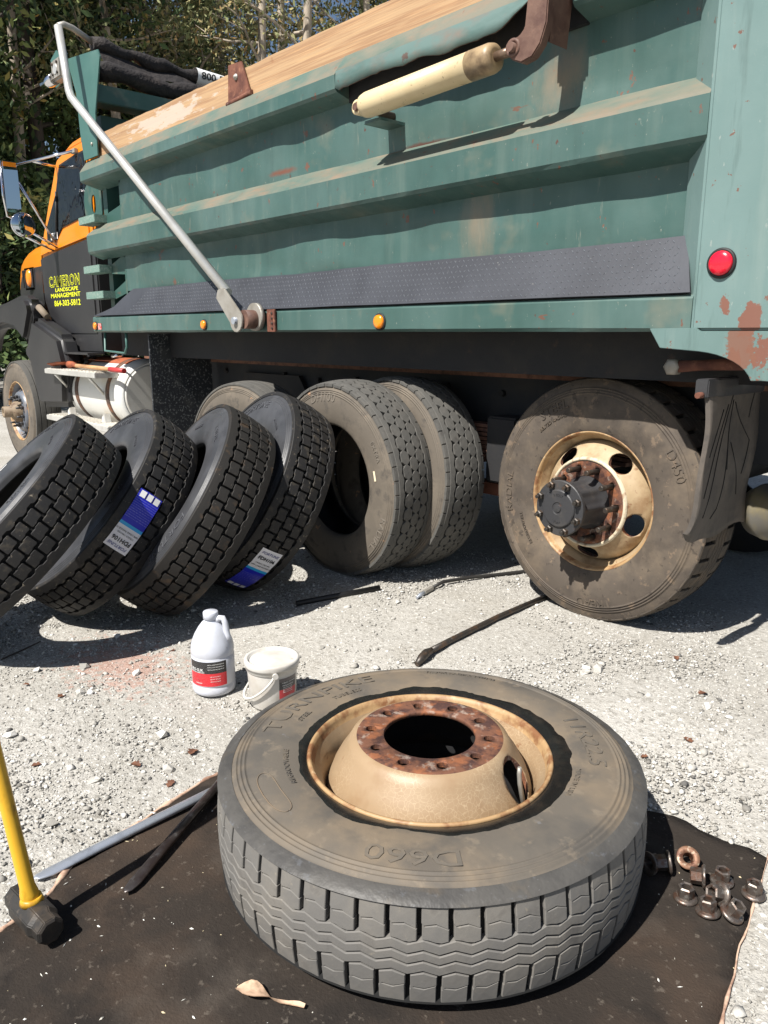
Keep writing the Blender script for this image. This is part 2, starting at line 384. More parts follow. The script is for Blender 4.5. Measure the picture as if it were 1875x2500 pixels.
fg_wall = rubber('dusty_grey_brown_sidewall', srgb(94, 88, 80), [(srgb(122, 108, 90), 3.5, .45, .64, None, .75), (srgb(78, 75, 71), 6, .50, .64, None, .75), (srgb(128, 116, 100), 26, .58, .68, None, .4), (srgb(118, 120, 124), 16, .69, .72, None, .35)], rough=.7)
fg_tread = rubber('scuffed_grey_tread', srgb(104, 102, 99), [(srgb(124, 119, 111), 8, .45, .7, None, .7), (srgb(82, 80, 79), 16, .55, .7, None, .6), (srgb(138, 130, 116), 60, .66, .72, None, .5)], rough=.78)
scuff = rubber('scuffed_shoulder_rubber', srgb(78, 76, 73), [(srgb(62, 61, 60), 9, .46, .62, None, .8), (srgb(98, 86, 70), 6, .56, .68, None, .6), (srgb(104, 107, 112), 30, .60, .70, (1, 1, 3), .45), (srgb(128, 128, 130), 90, .66, .72, (1, 1, 3), .35)], rough=.5, bmp=.9)
wet_rubber = mat('wet_black_rubber', srgb(26, 25, 24), [(srgb(40, 36, 32), 20, .5, .7)], rough=.2, spec=.55, bump=((60, .2, .002),))
groove_black = mat('tread_groove_black', srgb(20, 20, 20), rough=.9)
inner_black = mat('tyre_liner_black', srgb(22, 22, 23), rough=.6)

def label_mat(name, kind):
    """flat print on a sticker, laid out on the sticker's own uv"""
    m = bpy.data.materials.new(name); m.use_nodes = True
    nt = m.node_tree; N = nt.nodes; L = nt.links; b = N['Principled BSDF']; b.inputs['Roughness'].default_value = .35
    tc = N.new('ShaderNodeTexCoord'); sp = N.new('ShaderNodeSeparateXYZ'); L.new(tc.outputs['UV'], sp.inputs[0])
    cr = N.new('ShaderNodeValToRGB'); cr.color_ramp.interpolation = 'CONSTANT'; L.new(sp.outputs['Y'], cr.inputs[0])
    e = cr.color_ramp.elements
    if kind == 'tyre':
        st = [(0, srgb(22, 30, 168)), (.56, srgb(40, 150, 205)), (.61, srgb(206, 206, 212))]
    elif kind == 'jug':
        st = [(0, srgb(205, 28, 40)), (.52, srgb(32, 30, 30))]
    else:
        st = [(0, srgb(178, 30, 40)), (.55, srgb(34, 32, 34)), (.86, srgb(90, 82, 80))]
    e[0].position = 0; e[0].color = (*st[0][1], 1); e[1].position = st[1][0]; e[1].color = (*st[1][1], 1)
    for p, c in st[2:]:
        q = e.new(p); q.color = (*c, 1)
    # rows of small print
    mp = N.new('ShaderNodeMapping'); L.new(tc.outputs['UV'], mp.inputs[0])
    wv = N.new('ShaderNodeTexWave'); wv.bands_direction = 'Y'; wv.inputs['Scale'].default_value = 9 if kind == 'tyre' else 11
    L.new(mp.outputs[0], wv.inputs['Vector'])
    nz = N.new('ShaderNodeTexNoise'); nz.inputs['Scale'].default_value = 26; nz.inputs['Detail'].default_value = 2
    mp2 = N.new('ShaderNodeMapping'); mp2.inputs['Scale'].default_value = (3, 1, 1); L.new(tc.outputs['UV'], mp2.inputs[0]); L.new(mp2.outputs[0], nz.inputs['Vector'])
    mu = N.new('ShaderNodeMath'); mu.operation = 'MULTIPLY'; L.new(wv.outputs['Fac'], mu.inputs[0]); L.new(nz.outputs['Fac'], mu.inputs[1])
    mr = N.new('ShaderNodeMapRange'); mr.inputs['From Min'].default_value = .42; mr.inputs['From Max'].default_value = .5; mr.inputs['To Max'].default_value = .20 if kind == 'tyre' else .18
    L.new(mu.outputs[0], mr.inputs['Value'])
    # print only inside a field
    fy = N.new('ShaderNodeMapRange'); fy.interpolation_type = 'SMOOTHSTEP'
    rng = {'tyre': (.50, .49), 'jug': (1.2, 1.1), 'pail': (1.2, 1.1)}[kind]
    fy.inputs['From Min'].default_value = rng[0]; fy.inputs['From Max'].default_value = rng[1]; L.new(sp.outputs['Y'], fy.inputs['Value'])
    m2 = N.new('ShaderNodeMath'); m2.operation = 'MULTIPLY'; L.new(mr.outputs[0], m2.inputs[0]); L.new(fy.outputs[0], m2.inputs[1])
    mx = N.new('ShaderNodeMix'); mx.data_type = 'RGBA'; L.new(m2.outputs[0], mx.inputs['Factor']); L.new(cr.outputs[0], mx.inputs['A']); mx.inputs['B'].default_value = (.75, .75, .78, 1)
    L.new(mx.outputs['Result'], b.inputs['Base Color'])
    return m
tyre_label = label_mat('blue_and_white_tyre_label', 'tyre')
jug_label = label_mat('black_and_red_jug_label', 'jug')
pail_label = label_mat('black_and_red_pail_label', 'pail')

def wood_mat():
    m = mat('sawn_yellow_pine', srgb(206, 158, 108), [(srgb(178, 126, 80), 7, .44, .62, (.35, 6, 10), .8), (srgb(222, 178, 128), 16, .5, .68, (.3, 6, 9), .6), (srgb(150, 96, 60), 3.2, .68, .74, (1.2, 1, 2.2), .7)],
            rough=.7, bump=((24, .3, .003, (.2, 4, 8)),))
    return m
wood = wood_mat()
wood_paint = mat('white_paint_worn_off_pine', srgb(204, 158, 112), [(srgb(178, 126, 82), 7, .44, .62, (.35, 6, 10), .7), (srgb(232, 216, 200), 6, .52, .57, (.45, 1, 2.2), .85)], rough=.75, bump=((24, .3, .003, (.2, 4, 8)),))

# ------------------------------------------------------------------ the ground
MAT_POLY = [(-1.47, -.30), (-1.56, .08), (-1.595, .336), (-1.623, .417), (-1.644, .46), (-1.70, .53), (-1.712, .602), (-1.735, .66), (-1.744, .733), (-1.775, .80), (-1.79, .878), (-1.812, .95),
            (-1.815, 1.003), (-1.62, 1.20), (-1.35, 1.44), (-1.10, 1.60), (-.874, 1.731), (-.79, 1.767), (-.735, 1.752), (-.675, 1.758), (-.577, 1.783),
            (-.545, 1.66), (-.522, 1.555), (-.492, 1.41), (-.447, 1.256), (-.40, 1.0), (-.36, .6), (-.40, -.30)]
def in_poly(x, y, P):
    c = False; j = len(P) - 1
    for i in range(len(P)):
        if (P[i][1] > y) != (P[j][1] > y) and x < (P[j][0] - P[i][0]) * (y - P[i][1]) / (P[j][1] - P[i][1]) + P[i][0]: c = not c
        j = i
    return c

def ground_mat():
    m = mat('gravel_yard', srgb(162, 159, 152), [
        (srgb(184, 181, 175), 1.1, .42, .66, None, .7), (srgb(148, 143, 133), 2.3, .52, .72, None, .7),
        (srgb(128, 124, 116), 55, .52, .66, None, .75), (srgb(210, 208, 203), 90, .56, .68, None, .8), (srgb(92, 88, 82), 140, .62, .70, None, .7),
        (srgb(170, 104, 78), 38, 1.12, 1.3, None, .40, ((-2.75, 1.12, 0), (.75, .5, 1)))],
        rough=.95, spec=.2, bump=((55, .6, .01), (170, .7, .006), (16, .4, .012)))
    return m
g_mat = ground_mat()
def axis(dense0, dense1, step, lo, hi):
    a = list(np.arange(dense0, dense1, step))
    s = step; p = a[-1]
    while p < hi: s *= 1.35; p += s; a.append(p)
    s = step; p = a[0]; b = []
    while p > lo: s *= 1.35; p -= s; b.append(p)
    return b[::-1] + a
gx = axis(-5.2, .6, .035, -140, 90); gy = axis(-.4, 3.6, .035, -60, 170)
V = []; nx, ny = len(gx), len(gy)
for y in gy:
    for x in gx:
        z = gz(x, y)
        d = abs(x + 2) + abs(y - 1.5)
        k = 1 if d < 8 else max(0, 1 - (d - 8) / 20)
        z += k * (.006 * noise.noise((x * 3, y * 3, 0)) + .004 * noise.noise((x * 11, y * 11, 3)) + .0025 * noise.noise((x * 27, y * 27, 5)))
        if in_poly(x, y, MAT_POLY): z -= .004
        V.append((x, y, z))
F = [(j * nx + i, j * nx + i + 1, (j + 1) * nx + i + 1, (j + 1) * nx + i) for j in range(ny - 1) for i in range(nx - 1)]
me = bpy.data.meshes.new('ground'); me.from_pydata(V, [], F); me.materials.append(g_mat)
me.polygons.foreach_set('use_smooth', [True] * len(F)); me.update()
ground = obj('ground', me); ground['kind'] = 'structure'

# loose gravel: real small stones, joined because nobody could count them
def stone_shapes(n, sub):
    out = []
    for k in range(n):
        bm = bmesh.new()
        if sub: bmesh.ops.create_icosphere(bm, subdivisions=1, radius=1)
        else:
            for p in ((1, 0, 0), (-1, 0, 0), (0, 1, 0), (0, -1, 0), (0, 0, 1), (0, 0, -1)): bm.verts.new(p)
            bm.verts.ensure_lookup_table()
            for a, b, c in ((0, 2, 4), (2, 1, 4), (1, 3, 4), (3, 0, 4), (2, 0, 5), (1, 2, 5), (3, 1, 5), (0, 3, 5)):
                bm.faces.new([bm.verts[a], bm.verts[b], bm.verts[c]])
        v = np.array([x.co[:] for x in bm.verts]); bm.verts.index_update()
        f = np.array([[q.index for q in fc.verts] for fc in bm.faces]); bm.free()
        v *= RNG.uniform(.62, 1.3, (len(v), 1)); v += RNG.normal(0, .12, v.shape)
        v *= np.array([RNG.uniform(.8, 1.35), RNG.uniform(.7, 1.1), RNG.uniform(.45, .8)])
        out.append((v, f))
    return out
def scatter(n, smin, smax, shapes, dens, region, power=2.2):
    VV = []; FF = []; TT = []; o = 0
    x0, x1, y0, y1 = region
    cnt = 0; tries = 0
    cp = np.array([0, 0])
    while cnt < n and tries < n * 12:
        tries += 1
        x = random.uniform(x0, x1); y = random.uniform(y0, y1)
        # keep to what can be seen: in front of the camera
        dx = x * HD.x + y * HD.y; dr = x * RT.x + y * RT.y
        if dx < .9 or abs(dr) > dx * .60 + .25: continue
        if random.random() > dens(x, y): continue
        if in_poly(x, y, MAT_POLY): continue
        s = smin + (smax - smin) * random.random() ** power
        v, f = shapes[random.randrange(len(shapes))]
        a = random.uniform(0, 2 * PI); ca, sa = math.cos(a), math.sin(a)
        w = v * s
        w = np.c_[w[:, 0] * ca - w[:, 1] * sa + x, w[:, 0] * sa + w[:, 1] * ca + y, w[:, 2] + gz(x, y) + s * .22]
        VV.append(w); FF.append(f + o); o += len(v); TT.append(np.full(len(v), min(1, max(0, random.gauss(.55, .23)))))
        cnt += 1
    return np.concatenate(VV), np.concatenate(FF), np.concatenate(TT)
stone_mat = mat('gravel_stones', (0, 0, 0), [(srgb(120, 112, 100), 120, .58, .7, None, .5)], rough=.9, spec=.25, bump=((300, .4, .002),),
                attr=('tone', [srgb(84, 83, 82), srgb(130, 127, 121), srgb(166, 163, 156), srgb(192, 189, 183), srgb(220, 218, 213)]))
def dens(x, y):
    a = .45 + .9 * noise.noise((x * 1.3, y * 1.3, 9)) + .35 * noise.noise((x * 4, y * 4, 2))
    d = math.hypot(x + 2.3, y - 1.95)                # the trodden patch by the tools holds fewer loose stones
    if d < .7: a -= .45 * (1 - d / .7)
    if x < -1.9 and y < 1.4: a += .2
    return max(.05, min(1, a))
parts = [scatter(60000, .0020, .0058, stone_shapes(10, False), dens, (-4.9, .5, -.1, 3.3)),
         scatter(10000, .004, .0100, stone_shapes(12, True), dens, (-4.9, .5, -.1, 3.2), 2.6),
         scatter(260, .009, .016, stone_shapes(12, True), dens, (-4.4, .3, 0, 2.9), 2.6)]
o = 0; VV = []; FF = []; TT = []
for v, f, t in parts:
    VV.append(v); FF.append(f + o); TT.append(t); o += len(v)
VV = np.concatenate(VV); FF = np.concatenate(FF); TT = np.concatenate(TT)
me = bpy.data.meshes.new('gravel')
me.vertices.add(len(VV)); me.vertices.foreach_set('co', VV.astype(np.float32).ravel())
me.loops.add(len(FF) * 3); me.loops.foreach_set('vertex_index', FF.astype(np.int32).ravel())
me.polygons.add(len(FF)); me.polygons.foreach_set('loop_start', np.arange(0, len(FF) * 3, 3, dtype=np.int32))
at = me.attributes.new('tone', 'FLOAT', 'POINT'); at.data.foreach_set('value', TT.astype(np.float32))
me.materials.append(stone_mat); me.update(calc_edges=True); me.validate()
tag(obj('gravel', me), 'pale grey loose gravel strewn over the yard', 'gravel', kind='stuff')

# stones large enough to pick out
big_shapes = []
for v, f in stone_shapes(6, True):
    me = bpy.data.meshes.new('loose_stone'); me.from_pydata((v * .02).tolist(), [], f.tolist()); 
    at = me.attributes.new('tone', 'FLOAT', 'POINT'); t = random.uniform(.35, .9); at.data.foreach_set('value', [t] * len(v))
    me.materials.append(stone_mat); me.update(); big_shapes.append(me)
for i, (x, y, s) in enumerate([(-2.13, .98, 1.3), (-2.45, .62, 1.1), (-2.2, .52, .9), (-2.8, 1.0, 1.2), (-2.02, .72, 1.1), (-1.93, .9, .9), (-2.62, 1.12, .9), (-3.02, 1.22, 1.0), (-2.35, .85, .8), (-1.9, .55, .9),
                               (-1.42, 2.28, 1.3), (-1.40, 2.33, 1.0), (-1.44, 2.31, .9), (-1.2, 2.2, .8), (-1.75, 1.75, .8), (-2.3, 1.75, .8), (-1.78, .45, 1.1), (-2.6, .9, .8), (-1.0, 2.35, .8), (-2.9, .85, .9), (-3.2, .8, .8)]):
    q = obj('loose_stone', big_shapes[i % 6], loc=(x, y, gz(x, y) + .006 * s), rot=(random.uniform(-.3, .3), random.uniform(-.3, .3), random.uniform(0, 6)))
    q.scale = (s * .9,) * 3
    tag(q, 'thumb-sized pale grey stone lying loose on the gravel', 'stone', 'larger loose stones on the gravel')

# fallen leaves
def leaf_mesh(k):
    rnd = random.Random(k); P = []
    n = 9
    for i in range(n):
        t = i / (n - 1); w = math.sin(PI * t) ** .7 * .35 * (1 + .35 * math.sin(t * 17 + k))
        P.append((t, w))
    vs = []; fs = []
    for i, (t, w) in enumerate(P):
        c = .12 * math.sin(t * 3 + k) + .05
        for s in (-1, 0, 1): vs.append(((t - .5) * .05, s * w * .05, (abs(s) * w * .5 + c) * .03))
    for i in range(n - 1):
        for s in (0, 1): a = i * 3 + s; fs.append((a, a + 1, a + 4, a + 3))
    me = bpy.data.meshes.new('fallen_leaf'); me.from_pydata(vs, [], fs); me.materials.append(leaf_brown); me.update(); return me
LM = [leaf_mesh(k) for k in range(4)]
for i, (x, y) in enumerate([(-2.02, .84), (-1.86, .87), (-2.22, .62), (-2.2, 1.36), (-1.97, 1.0), (-2.8, .78), (-1.2, 2.02), (-.95, 2.12), (-1.05, 2.42), (-2.62, .84), (-1.0, 1.95), (-.9, 2.6), (-1.25, 2.62), (-2.72, 1.32), (-1.58, 1.95), (-2.36, 1.28)]):
    q = obj('fallen_leaf', LM[i % 4], loc=(x, y, gz(x, y) + .003), rot=(random.uniform(-.15, .15), random.uniform(-.15, .15), random.uniform(0, 6)))
    q.scale = (.45 + .4 * random.random(),) * 3
    tag(q, 'small curled brown dead leaf on the gravel', 'leaf', 'dead leaves on the gravel')

# ------------------------------------------------------------------ the wood behind
leaf_dark = mat('dark_evergreen_leaves', (0, 0, 0), [], rough=.65, spec=.2, attr=('tone', [srgb(38, 52, 36), srgb(62, 80, 50), srgb(88, 106, 64), srgb(124, 132, 80), srgb(164, 136, 76)]))
leaf_olive = mat('olive_autumn_leaves', (0, 0, 0), [], rough=.7, spec=.15, attr=('tone', [srgb(72, 80, 58), srgb(102, 110, 76), srgb(126, 130, 92), srgb(146, 136, 98), srgb(164, 136, 92)]))
bark_d = mat('dark_bark', srgb(74, 66, 58), [(srgb(50, 44, 40), 6, .45, .65, (1, 1, .3))], rough=.9, bump=((20, .6, .02, (1, 1, .3)),))
bark_p = mat('pale_grey_bark', srgb(168, 156, 140), [(srgb(100, 92, 80), 5, .45, .65, (1, 1, .4)), (srgb(184, 174, 160), 9, .55, .7)], rough=.9, bump=((18, .5, .02, (1, 1, .3)),))

def grow(seed, h, crown0, cr, nleaf, lsize, tr, lean=(0, 0), flat=1.0, tone=(.45, .2)):
    rnd = random.Random(seed); rg = np.random.default_rng(seed)
    trunk = MB(); limbs = MB()
    path = []; n = 9
    for i in range(n):
        t = i / (n - 1)
        path.append(Vector((lean[0] * t * h + .12 * math.sin(t * 5 + seed) * t, lean[1] * t * h + .12 * math.cos(t * 4 + seed) * t, t * h)))
    trunk.tube(path, [tr * (1 - .85 * i / (n - 1)) + .012 for i in range(n)], 10)
    tips = []
    nl = 26
    for k in range(nl):
        t = crown0 + (1 - crown0) * (k + rnd.random()) / nl
        i = min(n - 2, int(t * (n - 1))); u = t * (n - 1) - i
        p = path[i].lerp(path[i + 1], u)
        a = rnd.uniform(0, 2 * PI); L = cr * (1.05 - .65 * (t - crown0) / (1 - crown0 + 1e-6)) * rnd.uniform(.6, 1.1)
        d = Vector((math.cos(a), math.sin(a), rnd.uniform(.15, .8))).normalized()
        q = [p]
        for s in range(1, 5):
            d = (d + Vector((rnd.gauss(0, .16), rnd.gauss(0, .16), rnd.gauss(.02, .14)))).normalized()
            q.append(q[-1] + d * L / 4)
            if s >= 2: tips.append((q[-1], L))
            if s == 2 or s == 3:
                d2 = (d + Vector((rnd.gauss(0, .6), rnd.gauss(0, .6), rnd.gauss(0, .4)))).normalized()
                e = q[-1] + d2 * L * .38
                limbs.tube([q[-1], e], [tr * .10, .006], 5, cap=False); tips.append((e, L)); tips.append(((q[-1] + e) / 2, L))
        limbs.tube(q, [tr * .28 * (1 - .2 * s) for s in range(5)], 6, cap=False)
    # leaves in clumps round the limb ends
    C = np.array([list(p) for p, L in tips]); LL = np.array([L for p, L in tips])
    idx = rg.integers(0, len(C), nleaf)
    ctone = np.clip(rg.normal(tone[0], tone[1], len(C)), 0, 1)
    P = C[idx] + rg.normal(0, 1, (nleaf, 3)) * (LL[idx, None] * .17) * np.array([1, 1, .7 * flat])
    s = lsize * rg.uniform(.6, 1.35, nleaf)
    nrm = rg.normal(0, 1, (nleaf, 3)); nrm[:, 2] += .5; nrm /= np.linalg.norm(nrm, axis=1)[:, None]
    tg = np.cross(nrm, rg.normal(0, 1, (nleaf, 3))); tg /= np.linalg.norm(tg, axis=1)[:, None]
    bt = np.cross(nrm, tg)
    Vv = np.stack([P - tg * s[:, None], P + bt * (s * .42)[:, None], P + tg * s[:, None] + nrm * (s * .25)[:, None], P - bt * (s * .42)[:, None]], 1).reshape(-1, 3)
    Ff = np.arange(nleaf * 4).reshape(-1, 4)
    T = np.repeat(np.clip(ctone[idx] + rg.normal(0, .13, nleaf), 0, 1), 4)
    me = bpy.data.meshes.new('crown')
    me.vertices.add(len(Vv)); me.vertices.foreach_set('co', Vv.astype(np.float32).ravel())
    me.loops.add(nleaf * 4); me.loops.foreach_set('vertex_index', Ff.astype(np.int32).ravel())
    me.polygons.add(nleaf); me.polygons.foreach_set('loop_start', np.arange(0, nleaf * 4, 4, dtype=np.int32))
    at = me.attributes.new('tone', 'FLOAT', 'POINT'); at.data.foreach_set('value', T.astype(np.float32))
    me.update(calc_edges=True)
    return trunk, limbs, me
KINDS = {}
def tree_kind(key, bark, leaf, **k):
    t, l, c = grow(**k); c.materials.append(leaf)
    tm = t.mesh('trunk', bark); lm = l.mesh('limbs', bark); clean(tm); clean(lm)
    KINDS[key] = (tm, lm, c)
tree_kind('ever1', bark_d, leaf_dark, seed=1, h=13, crown0=.10, cr=3.2, nleaf=17000, lsize=.095, tr=.20)
tree_kind('ever2', bark_d, leaf_dark, seed=2, h=11, crown0=.06, cr=3.4, nleaf=18000, lsize=.095, tr=.18, tone=(.40, .2))
tree_kind('olive1', bark_p, leaf_olive, seed=3, h=14, crown0=.22, cr=3.0, nleaf=8500, lsize=.075, tr=.17, lean=(.05, .02))
tree_kind('olive2', bark_p, leaf_olive, seed=4, h=15, crown0=.28, cr=3.2, nleaf=8000, lsize=.075, tr=.16, lean=(-.04, .03), tone=(.5, .22))
tree_kind('lean', bark_p, leaf_olive, seed=5, h=13, crown0=.45, cr=2.6, nleaf=5200, lsize=.07, tr=.17, lean=(-.33, -.30))
tree_kind('bush', bark_d, leaf_dark, seed=6, h=3.2, crown0=.05, cr=1.8, nleaf=9000, lsize=.075, tr=.05, tone=(.35, .2))
tree_kind('bare', bark_p, leaf_olive, seed=8, h=14, crown0=.40, cr=2.3, nleaf=3200, lsize=.07, tr=.13, lean=(.05, -.04))
def tree(key, name, label, group, dist, ang, sc=1.0, rz=None, cat='tree'):
    d = HD * math.cos(rad(ang)) - RT * math.sin(rad(ang))
    p = d * dist
    z = -.1 + max(0, dist - 20) * .02
    t = thing(name, label, cat, (p.x, p.y, z), group)
    t.scale = (sc, sc, sc); t.rotation_euler = (0, 0, random.uniform(0, 6) if rz is None else rz)
    for nm, me in zip(('trunk', 'limbs', 'crown'), KINDS[key]): obj(nm, me, t)
    return t
# angles are degrees to the left of the camera's heading
for d, a, s in [(17, 27, 1.0), (19, 22.5, 1.05), (21, 31, 1.1), (23, 25, 1.2), (22, 18.5, 1.1), (26, 29, 1.2), (27, 21, 1.3), (16, 33, .9)]:
    tree(random.choice(['ever1', 'ever2']), 'evergreen_tree', 'dark leafy evergreen tree in the wood behind the orange cab', 'dark evergreens behind the cab', d, a, s)
for d, a, s in [(21, 14.5, 1.0), (24, 11, 1.05), (22, 7.5, 1.0), (23, 1.0, .95), (27, 15.5, 1.15), (25, -3.5, 1.0)]:
    tree(random.choice(['olive1', 'olive2']), 'grey_trunked_tree', 'pale trunked tree with olive autumn leaves beyond the dump bed', 'pale trunked trees beyond the dump bed', d, a, s)
tree('lean', 'leaning_tree', 'tall thin pale tree leaning left in front of the other trees', None, 19.5, 5.2, 1.0, rz=0)
for d, a, s, lab in [(17.5, 9.3, 1.0, 'slim bare trunked tree rising above the rolled tarp'), (18.5, 16.8, 1.0, 'slim pale trunk among dark leaves left of the tarp arm'), (18, 6.6, 1.05, 'slim bare trunked tree right of the tarp print band'), (18, -.2, .95, 'slim half bare tree above the timber board'), (19, 24.3, 1.0, 'slim pale trunk far left above the mirror')]:
    tree('bare', 'slim_tree', lab, None, d, a, s)
for d, a, s in [(33, 18, 1.3), (35, 24, 1.4), (37, 12, 1.2), (34, 29, 1.4)]:
    tree('ever1', 'far_tree', 'tall dark tree deep in the wood behind the front trees', 'trees deep in the wood', d, a, s)
for d, a, s in [(15, 25.5, 1.0), (16.5, 29, 1.1), (18, 22, 1.1), (15.5, 32, 1), (20, 19, 1.2), (19, 27, 1.2)]:
    tree('bush', 'undergrowth_shrub', 'low dark shrub at the foot of the trees by the cab', 'shrubs under the trees', d, a, s, cat='shrub')

# ------------------------------------------------------------------ tyres and wheels (shared builders)
def tyre_profile(R, w, ridges=True, round_=False):
    b = .280
    tz = [(0, .66), (.0, .78), (.02, .86), (.08, .915), (.16, .95), (.27, .982), (.40, 1.0), (.52, .996), (.60, .984), (.68, .962)]
    if ridges: tz += [(.697, .957), (.704, .976), (.714, .976), (.721, .944), (.739, .936), (.746, .956), (.757, .955), (.764, .922), (.782, .914), (.789, .934), (.798, .932), (.805, .898)]
    tz += [(.835, .888), (.87, .868), (.90, .845), (.925, .815)]
    if round_: tz = [p for p in tz if p[0] < .81] + [(.835, .884), (.87, .864), (.915, .835), (.95, .805), (.974, .772)]
    up_ = [(b + (R - b) * t, w * z) for t, z in tz]
    td = [(R - (.022 if not round_ else .019), w * (.76 if not round_ else .73)), (R - .0185, w * .4), (R - .018, 0)]
    outer = up_ + td
    outer += [(r, -z) for r, z in reversed(outer[:-1])]
    inner = [(.277, -w * .60), (.300, -w * .70), (.36, -w * .84), (.42, -w * .84), (R - .05, -w * .6), (R - .036, 0), (R - .05, w * .6), (.42, w * .84), (.36, w * .84), (.300, w * .70), (.277, w * .60)]
    return outer + inner, len(outer)

def crown(R, w):
    return lambda y: R - .010 * (y / (.8 * w)) ** 2

class Tread(MB):
    def __init__(s, R, w, depth):
        super().__init__(); s.R = R; s.w = w; s.depth = depth; s.cr = crown(R, w)
    def pt(s, th, y, dh):
        r = s.cr(y) + dh; return (r * math.cos(th), r * math.sin(th), y)
    def block(s, poly, dh=0.0, ch=.0013, mi=0):
        """poly: (angle, y) points; a lug with chamfered top edge"""
        n = len(poly); ca = sum(p[0] for p in poly) / n; cy = sum(p[1] for p in poly) / n
        R = s.R
        vs = [s.pt(a, y, -s.depth) for a, y in poly]
        vs += [s.pt(a, y, dh - ch) for a, y in poly]
        ins = []
        for a, y in poly:
            da = (ca - a) * R; dy = cy - y; L = math.hypot(da, dy) + 1e-9; k = min(.35, ch * 1.2 / L)
            ins.append(s.pt(a + (ca - a) * k, y + dy * k, dh))
        vs += ins
        vs.append(s.pt(ca, cy, dh))
        fs = []
        for i in range(n):
            j = (i + 1) % n
            fs += [(i, j, n + j, n + i), (n + i, n + j, 2 * n + j, 2 * n + i), (2 * n + i, 2 * n + j, 3 * n)]
        s.add(vs, fs, mi)
    def rib(s, n, f0, f1, dh=0.0, sub=4, mi=0, drop=True):
        """a continuous rib between edges y=f0(k) and y=f1(k), k in 0..n (one step a pitch)"""
        N = n * sub; cols = 4; vs = []
        ch = .002
        for i in range(N):
            k = i / sub; th = 2 * PI * k / n; a, b = f0(k), f1(k)
            sg = 1 if b > a else -1
            vs += [s.pt(th, a, -s.depth), s.pt(th, a, dh - ch), s.pt(th, a + sg * ch, dh), s.pt(th, (a + b) / 2, dh), s.pt(th, b - sg * ch, dh), s.pt(th, b, dh - ch), s.pt(th, b, -s.depth)]
        m = 7; fs = []
        for i in range(N):
            j = (i + 1) % N
            for c in range(m - 1): fs.append((i * m + c, i * m + c + 1, j * m + c + 1, j * m + c))
        s.add(vs, fs, mi)

def tri(k):
    f = k - math.floor(k); return 4 * abs(f - .5) - 1

def tread_new(R, w):
    t = Tread(R, w, .017); n = 50; da = 2 * PI / n
    P = [(-.5, -.42), (-.45, -.5), (-.08, -.5), (.06, -.41), (.45, -.41), (.5, -.34), (.5, .42), (.45, .5), (.08, .5), (-.06, .41), (-.45, .41), (-.5, .34)]
    rnd = random.Random(3)
    for row, (yc, ofs) in enumerate(((-.0500, .0), (0, .38), (.0500, .76))):
        for k in range(n):
            c = (k + ofs) * da
            t.block([(c + u * da * .855, yc + v * .0458) for u, v in P], dh=rnd.uniform(-.0006, .0004))
    def zz(k): return .0035 * (1 if (k * 1.0) % 1 < .5 else -1)
    e = w * .90
    t.rib(n, lambda k: .0800 + zz(k), lambda k: e, sub=6, dh=.001, mi=1)
    t.rib(n, lambda k: -.0800 - zz(k), lambda k: -e, sub=6, dh=.001, mi=1)
    return t
def tread_hex(R, w):
    t = Tread(R, w, .014); n = 46; da = 2 * PI / n
    P = [(-.5, 0), (-.24, -.5), (.24, -.5), (.5, 0), (.24, .5), (-.24, .5)]
    for yc, ofs in ((-.046, 0), (0, .5), (.046, 0)):
        for k in range(n):
            c = (k + ofs) * da
            t.block([(c + u * da * 1.15, yc + v * .0455) for u, v in P], ch=.0012)
    e = w * .90
    for s in (-1, 1):
        t.rib(n, lambda k: s * (.0745 + .004 * tri(k)), lambda k: s * (e - .016), sub=4, dh=.0005)
        for k in range(n):           # the slit outer shoulder
            c = k * da
            t.block([(c - da * .46, s * (e - .0165)), (c + da * .46, s * (e - .0165)), (c + da * .46, s * (e + .003)), (c - da * .46, s * (e + .003))], dh=-.001, ch=.001)
    return t
def tread_drive(R, w, n=54, slot=.13, ky=.88):
    t = Tread(R, w, .017); da = 2 * PI / n; e = w * .915
    blk, rb = t.block, t.rib
    t.block = lambda poly, **k: blk([(a, y * ky) for a, y in poly], **k)
    t.rib = lambda n_, f0, f1, **k: rb(n_, lambda q: f0(q) * ky, lambda q: f1(q) * ky, **k)
    for s in (-1, 1):
        for k in range(n):
            c = (k + (.35 if s > 0 else 0)) * da
            h = da * (.5 - slot * .5)
            # outer lug and inner lug, with the jogged slot and a hairline between them
            t.block([(c - h, s * e), (c - h, s * .082), (c - h * .9, s * .076), (c + h * .1, s * .080), (c + h, s * .070), (c + h, s * e)], ch=.0014)
            o = da * .02
            t.block([(c - h + o, s * .0800), (c - h * .9 + o, s * .0740), (c + h * .1 + o, s * .0780), (c + h + o, s * .0682)] + [(c + q * h + o, s * .0412 + .0055 * tri((c + q * h + o) / da)) for q in (1, .5, 0, -.5, -1)], ch=.0014)
    z = .0055
    for a, b in ((-.0378, -.0142), (-.0105, .0105), (.0142, .0378)):
        t.rib(n, lambda k: a + z * tri(k), lambda k: b + z * tri(k), sub=4, dh=-.0004)
    return t
def tread_rib(R, w):
    t = Tread(R, w, .012); n = 90; e = w * .9
    for a, b in ((-e, -.078), (-.072, -.028), (-.022, .022), (.028, .072), (.078, e)):
        t.rib(n, lambda k: a, lambda k: b, sub=2)
    return t

